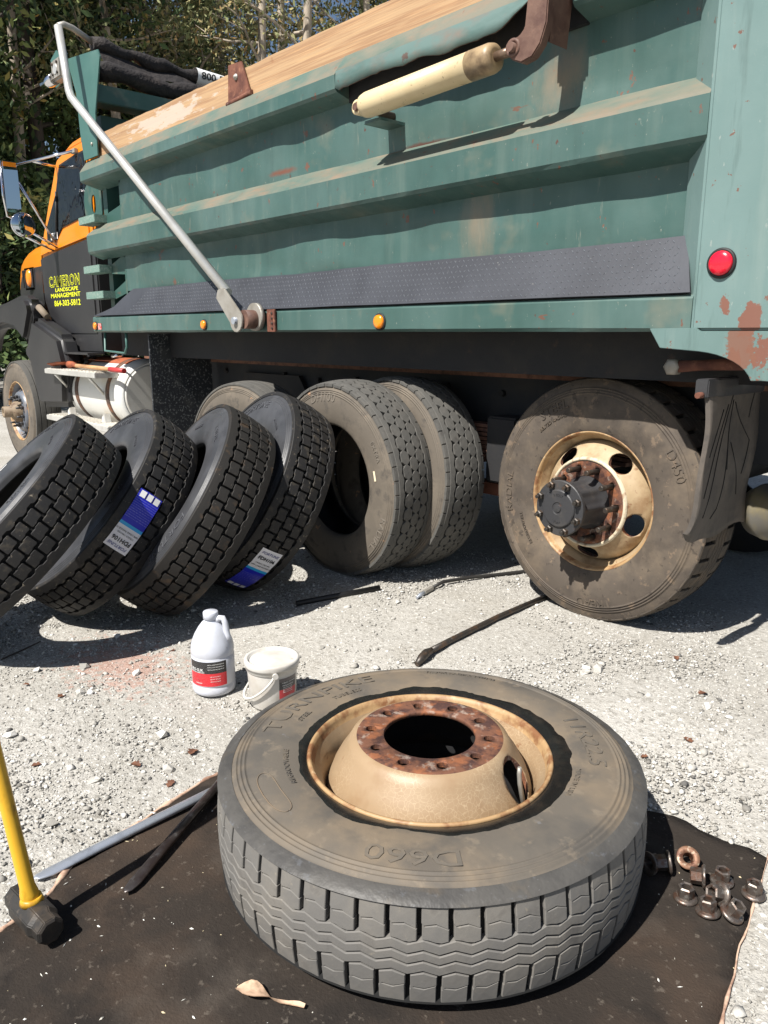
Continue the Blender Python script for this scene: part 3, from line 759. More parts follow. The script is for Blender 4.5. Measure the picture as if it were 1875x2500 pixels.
def casing_mesh(R, w, mats, seg=112, round_=False):
    """mats: sidewall, shoulder/groove, liner"""
    prof, no = tyre_profile(R, w, True, round_)
    m = MB(); m.lathe(prof, seg, closed=True)
    n = len(prof); mi = []
    for k in range(seg):
        for i in range(n):
            r = (prof[i][0] + prof[(i + 1) % n][0]) / 2
            if i >= no - 1: mi.append(2)
            elif r > R - .0235 and abs(prof[i][1]) <= w * .77: mi.append(1)
            else: mi.append(0)
    m.mi = mi
    me = m.mesh('casing', mats); clean(me); return me

def ring_text(txt, r, size, R, w, ang, face=1, extrude=.0012, sx=1.0, shear=0.0):
    """raised moulded letters bent round the sidewall, tops outwards"""
    me = text_mesh(txt, size, extrude=extrude, sx=sx, shear=shear)
    prof, no = tyre_profile(R, w, False)
    side = sorted([p for p in prof[:no] if p[1] > w * .8])
    rs = [p[0] for p in side]; zs = [p[1] for p in side]
    for v in me.vertices:
        x, y, z = v.co
        rr = r + y; th = ang - face * x / r
        zz = float(np.interp(rr, rs, zs)) + z + .0006
        v.co = (rr * math.cos(th), rr * math.sin(th), face * zz)
    return me

def frame_of(c, n, phi=0.0):
    """matrix with local z on n and local x on the tyre's upward direction, turned by phi"""
    n = Vector(n).normalized(); e = Vector((0, 0, 1)) - n * n.z
    if e.length < 1e-4: e = Vector((1, 0, 0))
    e.normalize(); y = n.cross(e)
    x2 = e * math.cos(phi) + y * math.sin(phi); y2 = n.cross(x2)
    return Matrix(((x2.x, y2.x, n.x, c[0]), (x2.y, y2.y, n.y, c[1]), (x2.z, y2.z, n.z, c[2]), (0, 0, 0, 1)))

def part(name, me, parent, M=None):
    o = bpy.data.objects.new(name, me); COL.objects.link(o); o.parent = parent
    if M is not None: o.matrix_local = M
    return o

def rim_mesh(paint_m, rust_m, edge_m, phase, holes=5, flat=False, hu=.025, hv=.043):
    """hub-piloted steel disc wheel: drop-centre barrel, domed disc with five hand holes and ten stud holes"""
    out = [(.306, .114), (.3075, .121), (.303, .1255), (.297, .123), (.2935, .114), (.290, .100), (.276, .086), (.270, .060), (.262, .030), (.262, -.030), (.272, -.070), (.280, -.09), (.291, -.102), (.295, -.116), (.303, -.1235)]
    inn = [(.3035, -.128), (.297, -.1265), (.288, -.118), (.284, -.104), (.266, -.078), (.256, -.030), (.256, .030), (.264, .062), (.270, .088), (.284, .103)]
    # the inside of the barrel faces the viewer on the open side: order it as one closed loop
    RS = .962
    barrel = [(.3075, .121), (.303, .1262), (.297, .1245), (.2925, .114), (.288, .100), (.273, .085), (.266, .062), (.2585, .030), (.2585, -.030), (.268, -.072), (.278, -.09), (.288, -.102), (.293, -.116), (.300, -.1245),
              (.3045, -.1235), (.300, -.112), (.296, -.098), (.284, -.084), (.275, -.068), (.2655, -.030), (.2655, .030), (.274, .064), (.281, .083), (.296, .098), (.300, .112)]
    barrel = [(r * RS, z) for r, z in barrel]
    m = MB(); m.lathe(barrel, 120, closed=True)
    seg = 120; n = len(barrel); mi = []
    for k in range(seg):
        for i in range(n): mi.append(2 if i in (0, 1, 2, 3, n - 1) else (3 if 7 <= i <= 12 else 0))
    m.mi = mi
    bar = m.mesh('barrel', [paint_m, rust_m, edge_m, chassis]); clean(bar)
    disc = [(.2588, .010), (.2588, .026), (.2582, .040), (.2530, .062), (.2420, .090), (.2250, .120), (.2060, .146), (.1900, .161), (.176, .1680), (.168, .1690), (.112, .1690), (.110, .167),
            (.110, .158), (.112, .157), (.168, .157), (.182, .152), (.198, .138), (.216, .113), (.232, .084), (.243, .057), (.2490, .036), (.2500, .010)]
    if flat:
        disc = [(.2640, .045), (.2640, .062), (.256, .080), (.244, .098), (.228, .113), (.210, .125), (.196, .134), (.186, .143), (.174, .1485), (.168, .1490), (.112, .1490), (.110, .147),
                (.110, .138), (.112, .137), (.168, .137), (.180, .132), (.190, .124), (.206, .112), (.224, .100), (.239, .085), (.250, .066), (.2540, .045)]
    disc = [(r * (RS if r > .2 else 1), z) for r, z in disc]
    d = MB(); d.lathe(disc, 120, closed=True); n = len(disc)
    mi = []
    for k in range(120):
        for i in range(n): mi.append(1 if 8 <= i <= 11 else (3 if i > 11 else 0))
    d.mi = mi
    dm = d.mesh('disc', [paint_m, rust_m, edge_m, chassis]); clean(dm)
    cut = MB()
    for k in range(holes):
        a = phase + 2 * PI * k / holes; r0 = .218 if not flat else .214; vs = []
        c, s_ = math.cos(a), math.sin(a)
        for z in (-.05, .25):
            for q in range(28):
                b = 2 * PI * q / 28; u = hu * math.cos(b); v = hv * math.sin(b)
                x = r0 + u; vs.append((x * c - v * s_, x * s_ + v * c, z))
        fs = [tuple(range(28))[::-1], tuple(range(28, 56))] + [(i, (i + 1) % 28, 28 + (i + 1) % 28, 28 + i) for i in range(28)]
        cut.add(vs, fs)
    for k in range(10):
        a = phase + 2 * PI * (k + .5) / 10; vs = []
        for z in (.12, .2):
            for q in range(16):
                b = 2 * PI * q / 16; vs.append((.1428 * math.cos(a) + .0135 * math.cos(b), .1428 * math.sin(a) + .0135 * math.sin(b), z))
        fs = [tuple(range(16))[::-1], tuple(range(16, 32))] + [(i, (i + 1) % 16, 16 + (i + 1) % 16, 16 + i) for i in range(16)]
        cut.add(vs, fs)
    cm = cut.mesh('cutter', rust_m); clean(cm)
    a = bpy.data.objects.new('tmp_disc', dm); b = bpy.data.objects.new('tmp_cut', cm); COL.objects.link(a); COL.objects.link(b)
    md = a.modifiers.new('cut', 'BOOLEAN'); md.object = b; md.operation = 'DIFFERENCE'; md.solver = 'EXACT'
    dg = bpy.context.evaluated_depsgraph_get(); dg.update()
    res = bpy.data.meshes.new_from_object(a.evaluated_get(dg))
    bpy.data.objects.remove(a); bpy.data.objects.remove(b)
    res.name = 'disc'
    return bar, res

def box_obj(name, x0, x1, y0, y1, z0, z1, m, parent, bevel=.004):
    return MB().box(x0, x1, y0, y1, z0, z1).build(name, m, parent, bevel=bevel)

# ------------------------------------------------------------------ the dump truck
T = thing('dump_truck', 'green and orange dump truck parked across the gravel yard', 'dump truck', (-4.5, 3.7, 0))
YS = 2.45          # outermost plane of the body's near side
YP = 2.556         # its recessed panels
YF = 4.89          # far side
XR = -1.22         # where the rear post begins

# side panel, ribs and rails
def panel_sheet(x0, x1, z0, z1, y, wav, nx=60, nz=10, seed=0):
    m = MB(); vs = []
    for j in range(nz + 1):
        for i in range(nx + 1):
            x = x0 + (x1 - x0) * i / nx; z = z0 + (z1 - z0) * j / nz
            k = min(1, min(i, nx - i) / 3) * min(1, min(j, nz - j) / 2)
            vs.append((x, y + k * wav * (noise.noise((x * 1.7, z * 2.6, seed)) + .35 * noise.noise((x * 5, z * 8, seed + 9))), z))
    fs = [(j * (nx + 1) + i, j * (nx + 1) + i + 1, (j + 1) * (nx + 1) + i + 1, (j + 1) * (nx + 1) + i) for j in range(nz) for i in range(nx)]
    m.add(vs, fs, 0, True)
    # back skin for thickness
    o = len(vs); vb = [(x, y2 + .01, z) for x, y2, z in vs]
    m.add(vb, [q[::-1] for q in fs], 0, True)
    return m
stain = srgb(126, 112, 94)
def panel_mat(name, spots):
    return mat(name, GREEN, paint_layers + [(c, 7, .85, 1.6, st, a, s) for c, st, a, s in spots], rough=.42,
               bump=((2.6, .45, .02), (9, .15, .006), (60, .12, .002)), alpha_rough=(6, .34, .62))
pm_low = panel_mat('green_paint_with_tan_stain_low', [(stain, (1, 1, .25), .75, ((1.24, 0, .02), (.16, 1, .30)))])
pm_up = panel_mat('green_paint_with_tan_stain_high', [(stain, (1, 1, .4), .75, ((1.62, 0, -.02), (.22, 1, .22))), (RUST, (.4, 1, 1), 1.4, ((-.15, 0, -.09), (.24, 1, .03))), (RUST_D, (.4, 1, 1), 1.4, ((.95, 0, -.125), (.30, 1, .02)))])
panel_sheet(-5.62, -1.318, 1.49, 1.75, YP, .020, seed=1).build('lower_side_panel', pm_low, T)
panel_sheet(-5.62, -1.318, 1.96, 2.26, YP, .020, seed=2).build('upper_side_panel', pm_up, T)
MB().box(-5.64, -1.24, YP + .040, YP + .058, 1.2, 2.44).build('inner_side_wall', paint_shaded, T)
def bar_x(name, poly, x0, x1, mats, mi, parent=T, wob=.006, nx=60, seed=0):
    """long pressed rail along the truck: profile (y,z) swept in short steps with slight dents"""
    m = MB(); n = len(poly); vs = []
    for i in range(nx + 1):
        x = x0 + (x1 - x0) * i / nx
        for k, (y, z) in enumerate(poly):
            d = (noise.noise((x * 2.1, k * 1.7, seed)) * .7 + noise.noise((x * 7, k * 1.7, seed + 4)) * .3) * wob
            vs.append((x, y + d, z + d * .7))
    m.add(vs, [])
    for i in range(nx):
        for k in range(n):
            j = (k + 1) % n
            m.f.append((i * n + k, i * n + j, (i + 1) * n + j, (i + 1) * n + k)); m.mi.append(mi[k]); m.sm.append(False)
    m.f.append(tuple(range(n))); m.mi.append(0); m.sm.append(False)
    m.f.append(tuple(nx * n + k for k in range(n))); m.mi.append(0); m.sm.append(False)
    return m.build(name, mats, parent)
b_ = .012
bar_x('bottom_rail', [(YP + .03, 1.195), (YS + b_, 1.195), (YS, 1.195 + b_), (YS, 1.31 - b_), (YS + b_ * .6, 1.31), (YP + .03, 1.335)], -6.02, XR - .004, [paint, paint_dusty], [0, 0, 0, 0, 1, 0], seed=1)
bar_x('middle_rib', [(YP + .002, 1.733), (YS + .012, 1.768), (YS, 1.782), (YS, 1.898), (YS + .008, 1.912), (YP + .002, 1.985)], -6.005, -1.226, [paint, paint_dusty], [0, 0, 0, 1, 1, 0], seed=2)
top_prof = [(YP + .05, 2.235), (YS + .012, 2.272), (YS, 2.285), (YS, 2.345), (YS + .008, 2.358), (YS + .062, 2.43), (YP + .05, 2.432)]
bar_x('top_rail', top_prof, -6.04, -3.03, [paint, paint_dusty], [0, 0, 0, 1, 1, 0, 0], seed=3)
bar_x('top_rail', top_prof, -1.74, -1.2, [paint, paint_dusty], [0, 0, 0, 1, 1, 0, 0], seed=4, nx=8)
# the cut and bent stretch of the top rail above the cylinder
lip = MB(); vs = []; NX = 44
low = [(-3.03, 2.288), (-3.02, 2.272), (-2.84, 2.283), (-2.67, 2.285), (-2.567, 2.272), (-2.45, 2.280), (-2.32, 2.258), (-2.24, 2.264), (-2.148, 2.266), (-2.045, 2.270), (-1.98, 2.30), (-1.90, 2.34), (-1.74, 2.36)]
for i in range(NX + 1):
    x = -3.03 + 1.29 * i / NX
    zl = float(np.interp(x, [p[0] for p in low], [p[1] for p in low])) + .006 * noise.noise((x * 22, 0, 4)) + .004 * noise.noise((x * 55, 0, 2))
    bulge = smooth01((x + 3.0) / .7)
    yl = YS - .020 * bulge
    for t in (0, .25, .5, .75, 1):
        if t <= .5: z = 2.432 + (2.358 - 2.432) * t * 2; y = YS + .062 + (.006 - .062) * t * 2
        else: z = 2.358 + (zl - 2.358) * (t - .5) * 2; y = YS + .006 + (yl - YS - .006) * (t - .5) * 2
        vs.append((x, y, z))
lip.add(vs, [(i * 5 + k, i * 5 + k + 1, (i + 1) * 5 + k + 1, (i + 1) * 5 + k) for i in range(NX) for k in range(4)], 0, True)
lo_ = MB(); lo_.v = list(lip.v); lo_.f = list(lip.f); lo_.mi = list(lip.mi); lo_.sm = list(lip.sm)
lo_.mi = [2 if (q % 4) < 2 else 0 for q in range(len(lo_.f))]
lo_.add([(x, y + .006, z) for x, y, z in vs], [tuple(reversed(q)) for q in lip.f], 0, True)
n5 = len(vs)
lo_.f += [(i * 5 + 4, (i + 1) * 5 + 4, n5 + (i + 1) * 5 + 4, n5 + i * 5 + 4) for i in range(NX)]; lo_.mi += [1] * NX; lo_.sm += [False] * NX
lo_.build('torn_rail_lip', [lip_mat, rust_hook, paint_dusty], T)['label'] = 'torn and bent lip of the top rail, rust along its ragged edge'
MB().box(-3.03, -1.74, YP - .02, YP + .05, 2.24, 2.43).build('rail_backing', chassis, T)

# rear post with slanted front cheek and the lower gusset
post_poly = [(XR, YS), (-.62, YS), (-.62, 2.62), (-1.26, 2.62), (-1.33, YP - .004)]
pm_post = post_mat([(srgb(118, 76, 62), .95, ((.16, 0, -.76), (.32, 1, .46))), (srgb(96, 62, 52), .8, ((.20, 0, -.74), (.22, 1, .30))), (srgb(70, 104, 74), .9, ((.10, 0, -.66), (.06, 1, .14))), (srgb(120, 74, 58), .9, ((-.055, 0, -.74), (.07, 1, .12))), (srgb(120, 74, 58), .9, ((-.14, 0, -.69), (.05, 1, .09)))], 'green_post_paint_rusted_low')
MB().prism(post_poly, 'z', 1.198, 2.75).build('rear_post', pm_post, T, bevel=.008)
gus = [(-1.365, 1.205), (-1.322, 1.141)] + [(-1.22 + .21 * math.sin(a), 1.025 + .108 * math.cos(a) + .0) for a in [i * PI / 2 / 9 * .88 for i in range(1, 10)]] + [(-.985, 1.047), (-.62, 1.035), (-.62, 1.196), (-1.19, 1.196), (-1.20, 1.206)]
pm_gus = post_mat([(srgb(118, 76, 62), .95, ((.22, 0, -.02), (.50, 1, .36))), (srgb(100, 66, 54), .7, ((.26, 0, .0), (.34, 1, .2))), (srgb(118, 80, 64), .9, ((-.24, 0, -.02), (.28, 1, .07))), (srgb(118, 80, 64), .9, ((-.07, 0, .01), (.10, 1, .2)))], 'green_gusset_paint_rusted_low')
MB().prism(gus, 'y', YS - .004, YS + .02).build('corner_gusset', pm_gus, T, bevel=.002)
MB().tube([(-.93, YS - .006, 1.10), (-.93, YS + .012, 1.10)], .006, 10).build('gusset_bolt_hole', groove_black, T)
# tread plate along the sloping dirt shedder
tp = MB(); NXp = 90; vs = []
def plate_top(x): return .0 + .010 * noise.noise((x * 1.3, 3, 1)) + .004 * noise.noise((x * 5, 3, 7))
P0 = Vector((0, YS - .004, 1.316)); P1 = Vector((0, YP - .020, 1.498)); sd = (P1 - P0)
def on_plate(x, t, h=0.0):
    nrm = Vector((0, -sd.z, sd.y)).normalized()
    bow = .010 * math.sin(t * PI) * noise.noise((x * .9, 1, 2)) + .004 * noise.noise((x * 2.5, t * 2, 5))
    p = P0 + sd * (t * (1 + plate_top(x) / sd.length)) + nrm * (h + bow + .003); return (x, p.y, p.z)
xl = -5.985
for i in range(NXp + 1):
    for j in range(7):
        t = j / 6; x0 = -5.985 + (0 if t < .33 else .30) + .22 * max(0, (t - .33) / .67) + (.30 * t / .33 if t < .33 else 0)
        x1 = -1.232 - .070 * t; x = x0 + (x1 - x0) * i / NXp; vs.append(on_plate(x, t))
fs = [(i * 7 + j, (i + 1) * 7 + j, (i + 1) * 7 + j + 1, i * 7 + j + 1) for i in range(NXp) for j in range(6)]
tp.add(vs, fs, 0, True); tp.add([(x, y + .004, z - .003) for x, y, z in vs], [q[::-1] for q in fs], 0, True)
plate = tp.build('tread_plate', plate_mat, T)
lg = MB(); pitch = .0245
L_ = sd.length; ny_ = int(L_ / pitch); nx_ = int(4.3 / pitch)
for i in range(nx_):
    for j in range(ny_):
        x = -5.50 + pitch * (i + .5); t = (pitch * (j + .6)) / L_
        if x > -1.262 - .07 * t or t > .95: continue
        if x < -5.42 + .25 * t: continue
        a = PI / 4 if (i + j) % 2 else -PI / 4
        c, s_ = math.cos(a), math.sin(a); hw, hl = .0026, .0105
        ring = []
        for u, v in ((-hl, 0), (0, -hw), (hl, 0), (0, hw)):
            ring.append(on_plate(x + u * c - v * s_, t + (u * s_ + v * c) / L_, 0.0))
        top = [on_plate(x + u * c * .45, t + (u * s_ * .45) / L_, .0024) for u in (-hl, hl)]
        lg.add(ring + top, [(0, 1, 4), (1, 5, 4), (1, 2, 5), (2, 3, 5), (3, 4, 5), (3, 0, 4)])
lgo = lg.build('raised_tread_lugs', mat('glinting_lug_metal', srgb(118, 122, 130), rough=.3, metal=.5), T); lgo['kind'] = 'stuff'  # lugs paler than the plate: their glint is put into the colour
MB().box(-5.99, -1.262, YS + .02, YP + .02, 1.312, 1.34).build('shedder_backing', chassis, T)
# lamps on the bottom rail and the post
def lamp(x, z, r, lens, name, y=YS):
    M = Matrix.Translation((x, y, z)) @ Matrix.Rotation(PI / 2, 4, 'X')
    g = MB(); g.lathe([(r * 1.0, -.002), (r * 1.28, -.002), (r * 1.28, .005), (r * 1.1, .009), (r * 1.0, .006)], 28, M=M)
    go = g.build(name, black_trim, T)
    l = MB(); l.lathe([(r * 1.04, .0), (r * 1.02, .012), (r * .93, .018), (r * .5, .0205), (.0005, .021)], 28, M=M)
    l.build('lens', lens, go)
lamp(-5.966, 1.241, .026, amber, 'side_marker_lamp'); lamp(-4.323, 1.238, .026, amber, 'side_marker_lamp'); lamp(-2.719, 1.24, .031, amber, 'side_marker_lamp')
lamp(-1.14, 1.40, .036, red_lens, 'rear_marker_lamp')
MB().box(-5.92, -5.86, YS - .006, YS - .003, 1.215, 1.26).build('reflector_sticker', mat('red_white_reflector', srgb(190, 150, 146), [(srgb(214, 60, 60), 40, .45, .5)], rough=.4), T)
# body shell: far wall, front bulkhead, floor, tailgate
MB().box(-6.0, -.62, YF - .08, YF, 1.2, 2.45).build('far_side_wall', paint_shaded, T)
MB().box(-5.98, -.62, YP + .04, YF - .09, 1.21, 1.26).build('bed_floor', chassis, T)
MB().box(-6.0, -5.93, YP + .04, YF - .09, 1.27, 2.74).build('front_bulkhead', paint_shaded, T)
MB().box(-5.93, -5.76, 2.505, YF - .02, 2.782, 2.90).build('header_beam', paint_shaded, T, bevel=.006)
MB().box(-.70, -.62, 2.63, YF - .09, 1.27, 2.5).build('tailgate', paint_shaded, T)
# sawn timber side board and its steel bracket
bp_ = mat('sawn_pine_board', srgb(170, 140, 106), [(srgb(146, 112, 82), 5, .44, .60, (.30, 6, 12), .85), (srgb(196, 156, 112), 11, .5, .68, (.22, 6, 14), .6), (srgb(126, 82, 52), 2.6, .70, .75, (1.2, 1, 2.2), .7),
         (srgb(186, 174, 162), 9, 1.15, 1.25, (.5, 1, 2.6), .75, ((-1.25, 0, -.01), (1.5, 1, .16)))], rough=.72, bump=((20, .3, .003, (.2, 4, 9)),))
bm_ = MB(); NB = 60; vs = []
for i in range(NB + 1):
    x = -5.80 + 4.4 * i / NB; j = .006 * noise.noise((x * 3, 0, 1)) + .003 * noise.noise((x * 13, 0, 1))
    for y, z in ((2.522, 2.434), (2.558, 2.434), (2.558, 2.584 + j), (2.524, 2.582 + j * 1.4)): vs.append((x - (.07 if z < 2.5 and i == 0 else 0), y, z))
bm_.add(vs, [(i * 4 + k, i * 4 + (k + 1) % 4, (i + 1) * 4 + (k + 1) % 4, (i + 1) * 4 + k) for i in range(NB) for k in range(4)] + [(0, 1, 2, 3), (NB * 4 + 3, NB * 4 + 2, NB * 4 + 1, NB * 4)])
bm_.build('side_board', bp_, T)
br = MB(); br.prism([(-4.045, 2.425), (-4.03, 2.62), (-3.895, 2.612), (-3.815, 2.44)], 'y', 2.508, 2.517)
bro = br.build('board_bracket', rusty, T, bevel=.002)
MB().lathe([(.016, 0), (.016, .006), (.009, .007), (.009, .014), (.0005, .015)], 14, M=Matrix.Translation((-3.95, 2.508, 2.545)) @ Matrix.Rotation(PI / 2, 4, 'X')).build('bolt', alu_dull, bro)
MB().tube([(-4.06, 2.515, 2.428), (-3.81, 2.515, 2.443)], .014, 8).build('weld_bead', rusty, bro)
# front wing plates, tarp motor, roll
MB().prism([(-6.20, 3.150), (-6.003, 3.128), (-5.658, 3.086), (-5.633, 3.037), (-5.775, 2.709), (-5.79, 2.432), (-6.035, 2.432), (-6.068, 2.623), (-6.083, 2.896)], 'y', 2.490, 2.500).build('front_wing_plate', paint_fin, T, bevel=.001)
MB().lathe([(.011, 0), (.011, .006), (.0005, .008)], 12, M=Matrix.Translation((-5.87, 2.489, 2.52)) @ Matrix.Rotation(PI / 2, 4, 'X')).build('wing_bolt', alu_dull, T)
MB().prism([(-6.58, 3.235), (-6.455, 3.276), (-6.338, 3.183), (-6.385, 3.05), (-6.52, 3.02)], 'y', 2.515, 2.525).build('motor_bracket_plate', paint_fin, T)
mo = MB(); mo.box(-6.37, -6.19, 2.43, 2.51, 3.02, 3.165); moo = mo.build('tarp_motor', alu_dull, T, bevel=.015)
MB().tube([(-6.56, 2.45, 3.045), (-6.36, 2.45, 3.045)], .042, 16).build('motor_can', chrome, moo)
for (bx, bz) in ((-6.33, 3.13), (-6.24, 3.13), (-6.33, 3.06), (-6.24, 3.06)):
    MB().tube([(bx, 2.432, bz), (bx, 2.420, bz)], .010, 8).build('motor_bolt', dark_steel, moo)
MB().tube([(-6.28, 2.44, 3.09), (-6.28, 2.424, 3.09)], .035, 14).build('motor_cover', alu, moo)
rl = MB(); rl.tube([(-5.85, 2.52 + .12 * i, 3.00 + .02 * math.sin(i)) for i in range(20)], [.062 + .010 * math.sin(i * 2.3) for i in range(20)], 16); rl.build('tarp_spool', tarp_mat, T)
# the swinging tarp arm
arm = MB(); arm.tube([(-3.90, 2.365, 1.41), (-5.862, 2.365, 2.80), (-5.895, 2.365, 2.85), (-5.912, 2.365, 2.93), (-5.995, 2.365, 3.285)], .028, 20)
armo = arm.build('tarp_arm', alu, T)
MB().tube([(-5.995, 2.365, 3.285), (-6.0, 2.41, 3.308), (-6.0, 2.47, 3.298), (-6.0, 2.63, 3.228)], .021, 14).build('arm_crossbar', alu_dull, armo)
tr_ = MB(); pts = [(-6.0, 2.60 + .08 * i, 3.228 - .0055 * i + .012 * math.sin(i * 1.9)) for i in range(28)]
tr_.tube(pts, [.046 + .012 * math.sin(i * 1.3) + .008 * math.sin(i * 3.1) for i in range(28)], 18); tr_.build('rolled_tarp', tarp_mat, T)
fl = MB(); vs = []
for i in range(29):
    y = 2.61 + .078 * i
    for k in range(4):
        t = k / 3; vs.append((-6.0 + .15 * t, y + .03 * t, 3.20 - .006 * i + (3.03 - 3.20 + .006 * i) * t + .02 * math.sin(i * .9 + t * 2)))
fl.add(vs, [(i * 4 + k, i * 4 + k + 1, (i + 1) * 4 + k + 1, (i + 1) * 4 + k) for i in range(28) for k in range(3)], 0, True)
fl.build('tarp_flap', tarp_mat, T)
tl = MB(); tl.tube([(-6.0, 3.42, 3.175), (-6.0, 3.62, 3.165), (-6.0, 3.9, 3.15)], .066, 18, cap=False); tlo = tl.build('tarp_print_band', white_ink, T)
M_ = Matrix.Translation((-5.930, 3.57, 3.172)) @ Matrix.Rotation(PI / 2, 4, 'Z') @ Matrix.Rotation(rad(92), 4, 'X')
text_on('800-58', .075, M_, black_ink, parent=tlo, extrude=.002, offset=.001, sx=1.15)
# arm pivot
pv = MB(); pl = [(-3.93, 1.425), (-3.865, 1.432)] + [(-3.752 + .062 * math.sin(a), 1.255 + .062 * math.cos(a)) for a in [rad(40 + 20 * i) for i in range(12)]] + [(-3.95, 1.38)]
pv.prism(pl, 'y', 2.318, 2.330); pvo = pv.build('arm_pivot_cover', alu_dull, T, bevel=.002)
MB().tube([(-3.752, 2.300, 1.255), (-3.752, 2.335, 1.255)], .020, 12).build('pivot_bolt', steel_bright, pvo)
MB().tube([(-3.70, 2.335, 1.262), (-3.70, 2.44, 1.262)], .050, 24).build('spring_drum', rust_hook, pvo)
MB().tube([(-3.70, 2.40, 1.275), (-3.70, 2.425, 1.275)], .075, 28).build('drum_plate', alu_dull, pvo)
pb = MB(); pb.box(-3.62, -3.545, 2.432, 2.444, 1.195, 1.315); pbo = pb.build('pivot_bracket', rusty, T, bevel=.002)
for k in range(4): MB().tube([(-3.57, 2.434, 1.215 + .026 * k), (-3.57, 2.427, 1.215 + .026 * k)], .006, 8).build('bracket_bolt', dark_steel, pbo)
# cream cylinder, its lugs and the hooked bracket
cy = MB(); ca, cb = Vector((-2.70, 2.345, 2.128)), Vector((-1.985, 2.345, 2.150)); dv = (cb - ca).normalized()
cy.tube([ca, ca + dv * .004, ca + dv * .03, cb - dv * .11], [.040, .046, .0505, .0505], 32); cyo = cy.build('lift_cylinder', cream, T)
MB().tube([cb - dv * .112, cb - dv * .02, cb, cb + dv * .003], [.0515, .0515, .046, .03], 32).build('end_gland', mat('oily_gland_paint', srgb(158, 136, 104), [(srgb(104, 86, 66), 9, .48, .66)], rough=.45), cyo)
MB().tube([cb, cb + dv * .075], .017, 16).build('piston_rod', mat('brown_oily_rod', srgb(120, 100, 84), rough=.35, metal=.5), cyo)
e1 = MB(); e1.lathe([(.018, -.02), (.030, -.02), (.030, .02), (.018, .02)], 20, closed=True, M=Matrix.Translation(ca - dv * .03) @ Matrix.Rotation(PI / 2, 4, 'X')); e1.build('end_eye', cream, cyo)
MB().tube([ca - dv * .03 + Vector((0, -.03, 0)), ca - dv * .03 + Vector((0, .20, 0))], .015, 14).build('mounting_pin', rust_hook, cyo)
MB().box(-2.77, -2.66, 2.40, YP, 2.078, 2.09).build('cylinder_shelf', paint, cyo)
e2 = MB(); e2.lathe([(.018, -.024), (.030, -.024), (.030, .024), (.018, .024)], 20, closed=True, M=Matrix.Translation(cb + dv * .095) @ Matrix.Rotation(PI / 2, 4, 'X')); e2.build('rod_eye', rust_hook, cyo)
MB().tube([cb + dv * .095 + Vector((0, -.04, 0)), cb + dv * .095 + Vector((0, .05, 0))], .016, 14).build('rod_pin', rust_hook, cyo)
hk = [(-1.845, 2.50), (-1.83, 2.36), (-1.845, 2.205), (-1.868, 2.185), (-1.90, 2.182), (-1.915, 2.15), (-1.90, 2.118), (-1.855, 2.098), (-1.808, 2.106), (-1.775, 2.140), (-1.752, 2.20), (-1.748, 2.36), (-1.735, 2.50)]
MB().prism(hk, 'y', 2.325, 2.365).build('hooked_bracket', rust_hook, T, bevel=.004)
hg = MB(); hg.prism([(-1.83, 2.36), (-1.845, 2.21), (-1.77, 2.15), (-1.75, 2.36)], 'y', 2.37, 2.47); hg.build('bracket_web', rust_hook, T)
MB().box(-1.86, -1.73, 2.33, 2.56, 2.36, 2.43).build('bracket_stem', paint_dusty, T, bevel=.01)

# front corner of the body: recessed post, three climbing steps, plate with a hand hole
MB().box(-6.0, -5.60, 2.95, 2.97, 1.2, 2.44).build('front_corner_panel', paint_shaded, T)
MB().box(-5.625, -5.60, YP, 2.95, 1.2, 2.44).build('corner_return', paint_shaded, T)
step_mat = mat('chequered_green_step', srgb(104, 132, 122), [(srgb(150, 160, 150), 90, .5, .6, None, .6)], rough=.55, bump=((110, .8, .004),))
for (x0, x1, zt, gp) in ((-6.19, -5.89, 2.045, [(-5.895, 2.05), (-5.62, 2.092), (-5.62, 1.975), (-5.74, 1.966), (-5.895, 1.985)]),
                         (-6.17, -5.87, 1.688, [(-5.875, 1.688), (-5.70, 1.735), (-5.615, 1.735), (-5.605, 1.607), (-5.875, 1.625)]),
                         (-6.16, -5.84, 1.498, [(-5.845, 1.500), (-5.61, 1.575), (-5.60, 1.484), (-5.845, 1.44)])):
    so_ = MB().box(x0, x1, 2.47, 2.58, zt - .055, zt).build('step', step_mat, T, bevel=.003)
    MB().prism(gp, 'y', 2.566, 2.576).build('gusset', paint_shaded, so_)
op = MB(); OUT = []; INN = []
for k in range(40):
    a = 2 * PI * k / 40
    ox = -6.20 + .17 * math.copysign(abs(math.cos(a)) ** .7, math.cos(a)); oz = 2.165 + .16 * math.copysign(abs(math.sin(a)) ** .8, math.sin(a))
    ix = -6.19 + .038 * math.cos(a); iz = 2.16 + .068 * math.copysign(abs(math.sin(a)) ** .6, math.sin(a))
    OUT.append((ox, oz)); INN.append((ix, iz))
vs = [(x, 2.60, z) for x, z in OUT] + [(x, 2.60, z) for x, z in INN] + [(x, 2.61, z) for x, z in OUT] + [(x, 2.61, z) for x, z in INN]
fs = []
for k in range(40):
    j = (k + 1) % 40
    fs += [(k, j, 40 + j, 40 + k), (80 + j, 80 + k, 120 + k, 120 + j), (k, 80 + k, 80 + j, j), (40 + j, 120 + j, 120 + k, 40 + k)]
op.add(vs, fs); op.build('hand_hole_plate', paint_shaded, T)
# front bracket hanging under the rail
MB().tube([(-5.93, 2.50, 1.19), (-5.955, 2.50, 1.056), (-5.60, 2.50, 1.043), (-5.56, 2.50, 1.09), (-5.56, 2.50, 1.19)], .010, 8).build('hanging_loop', paint_fin, T)

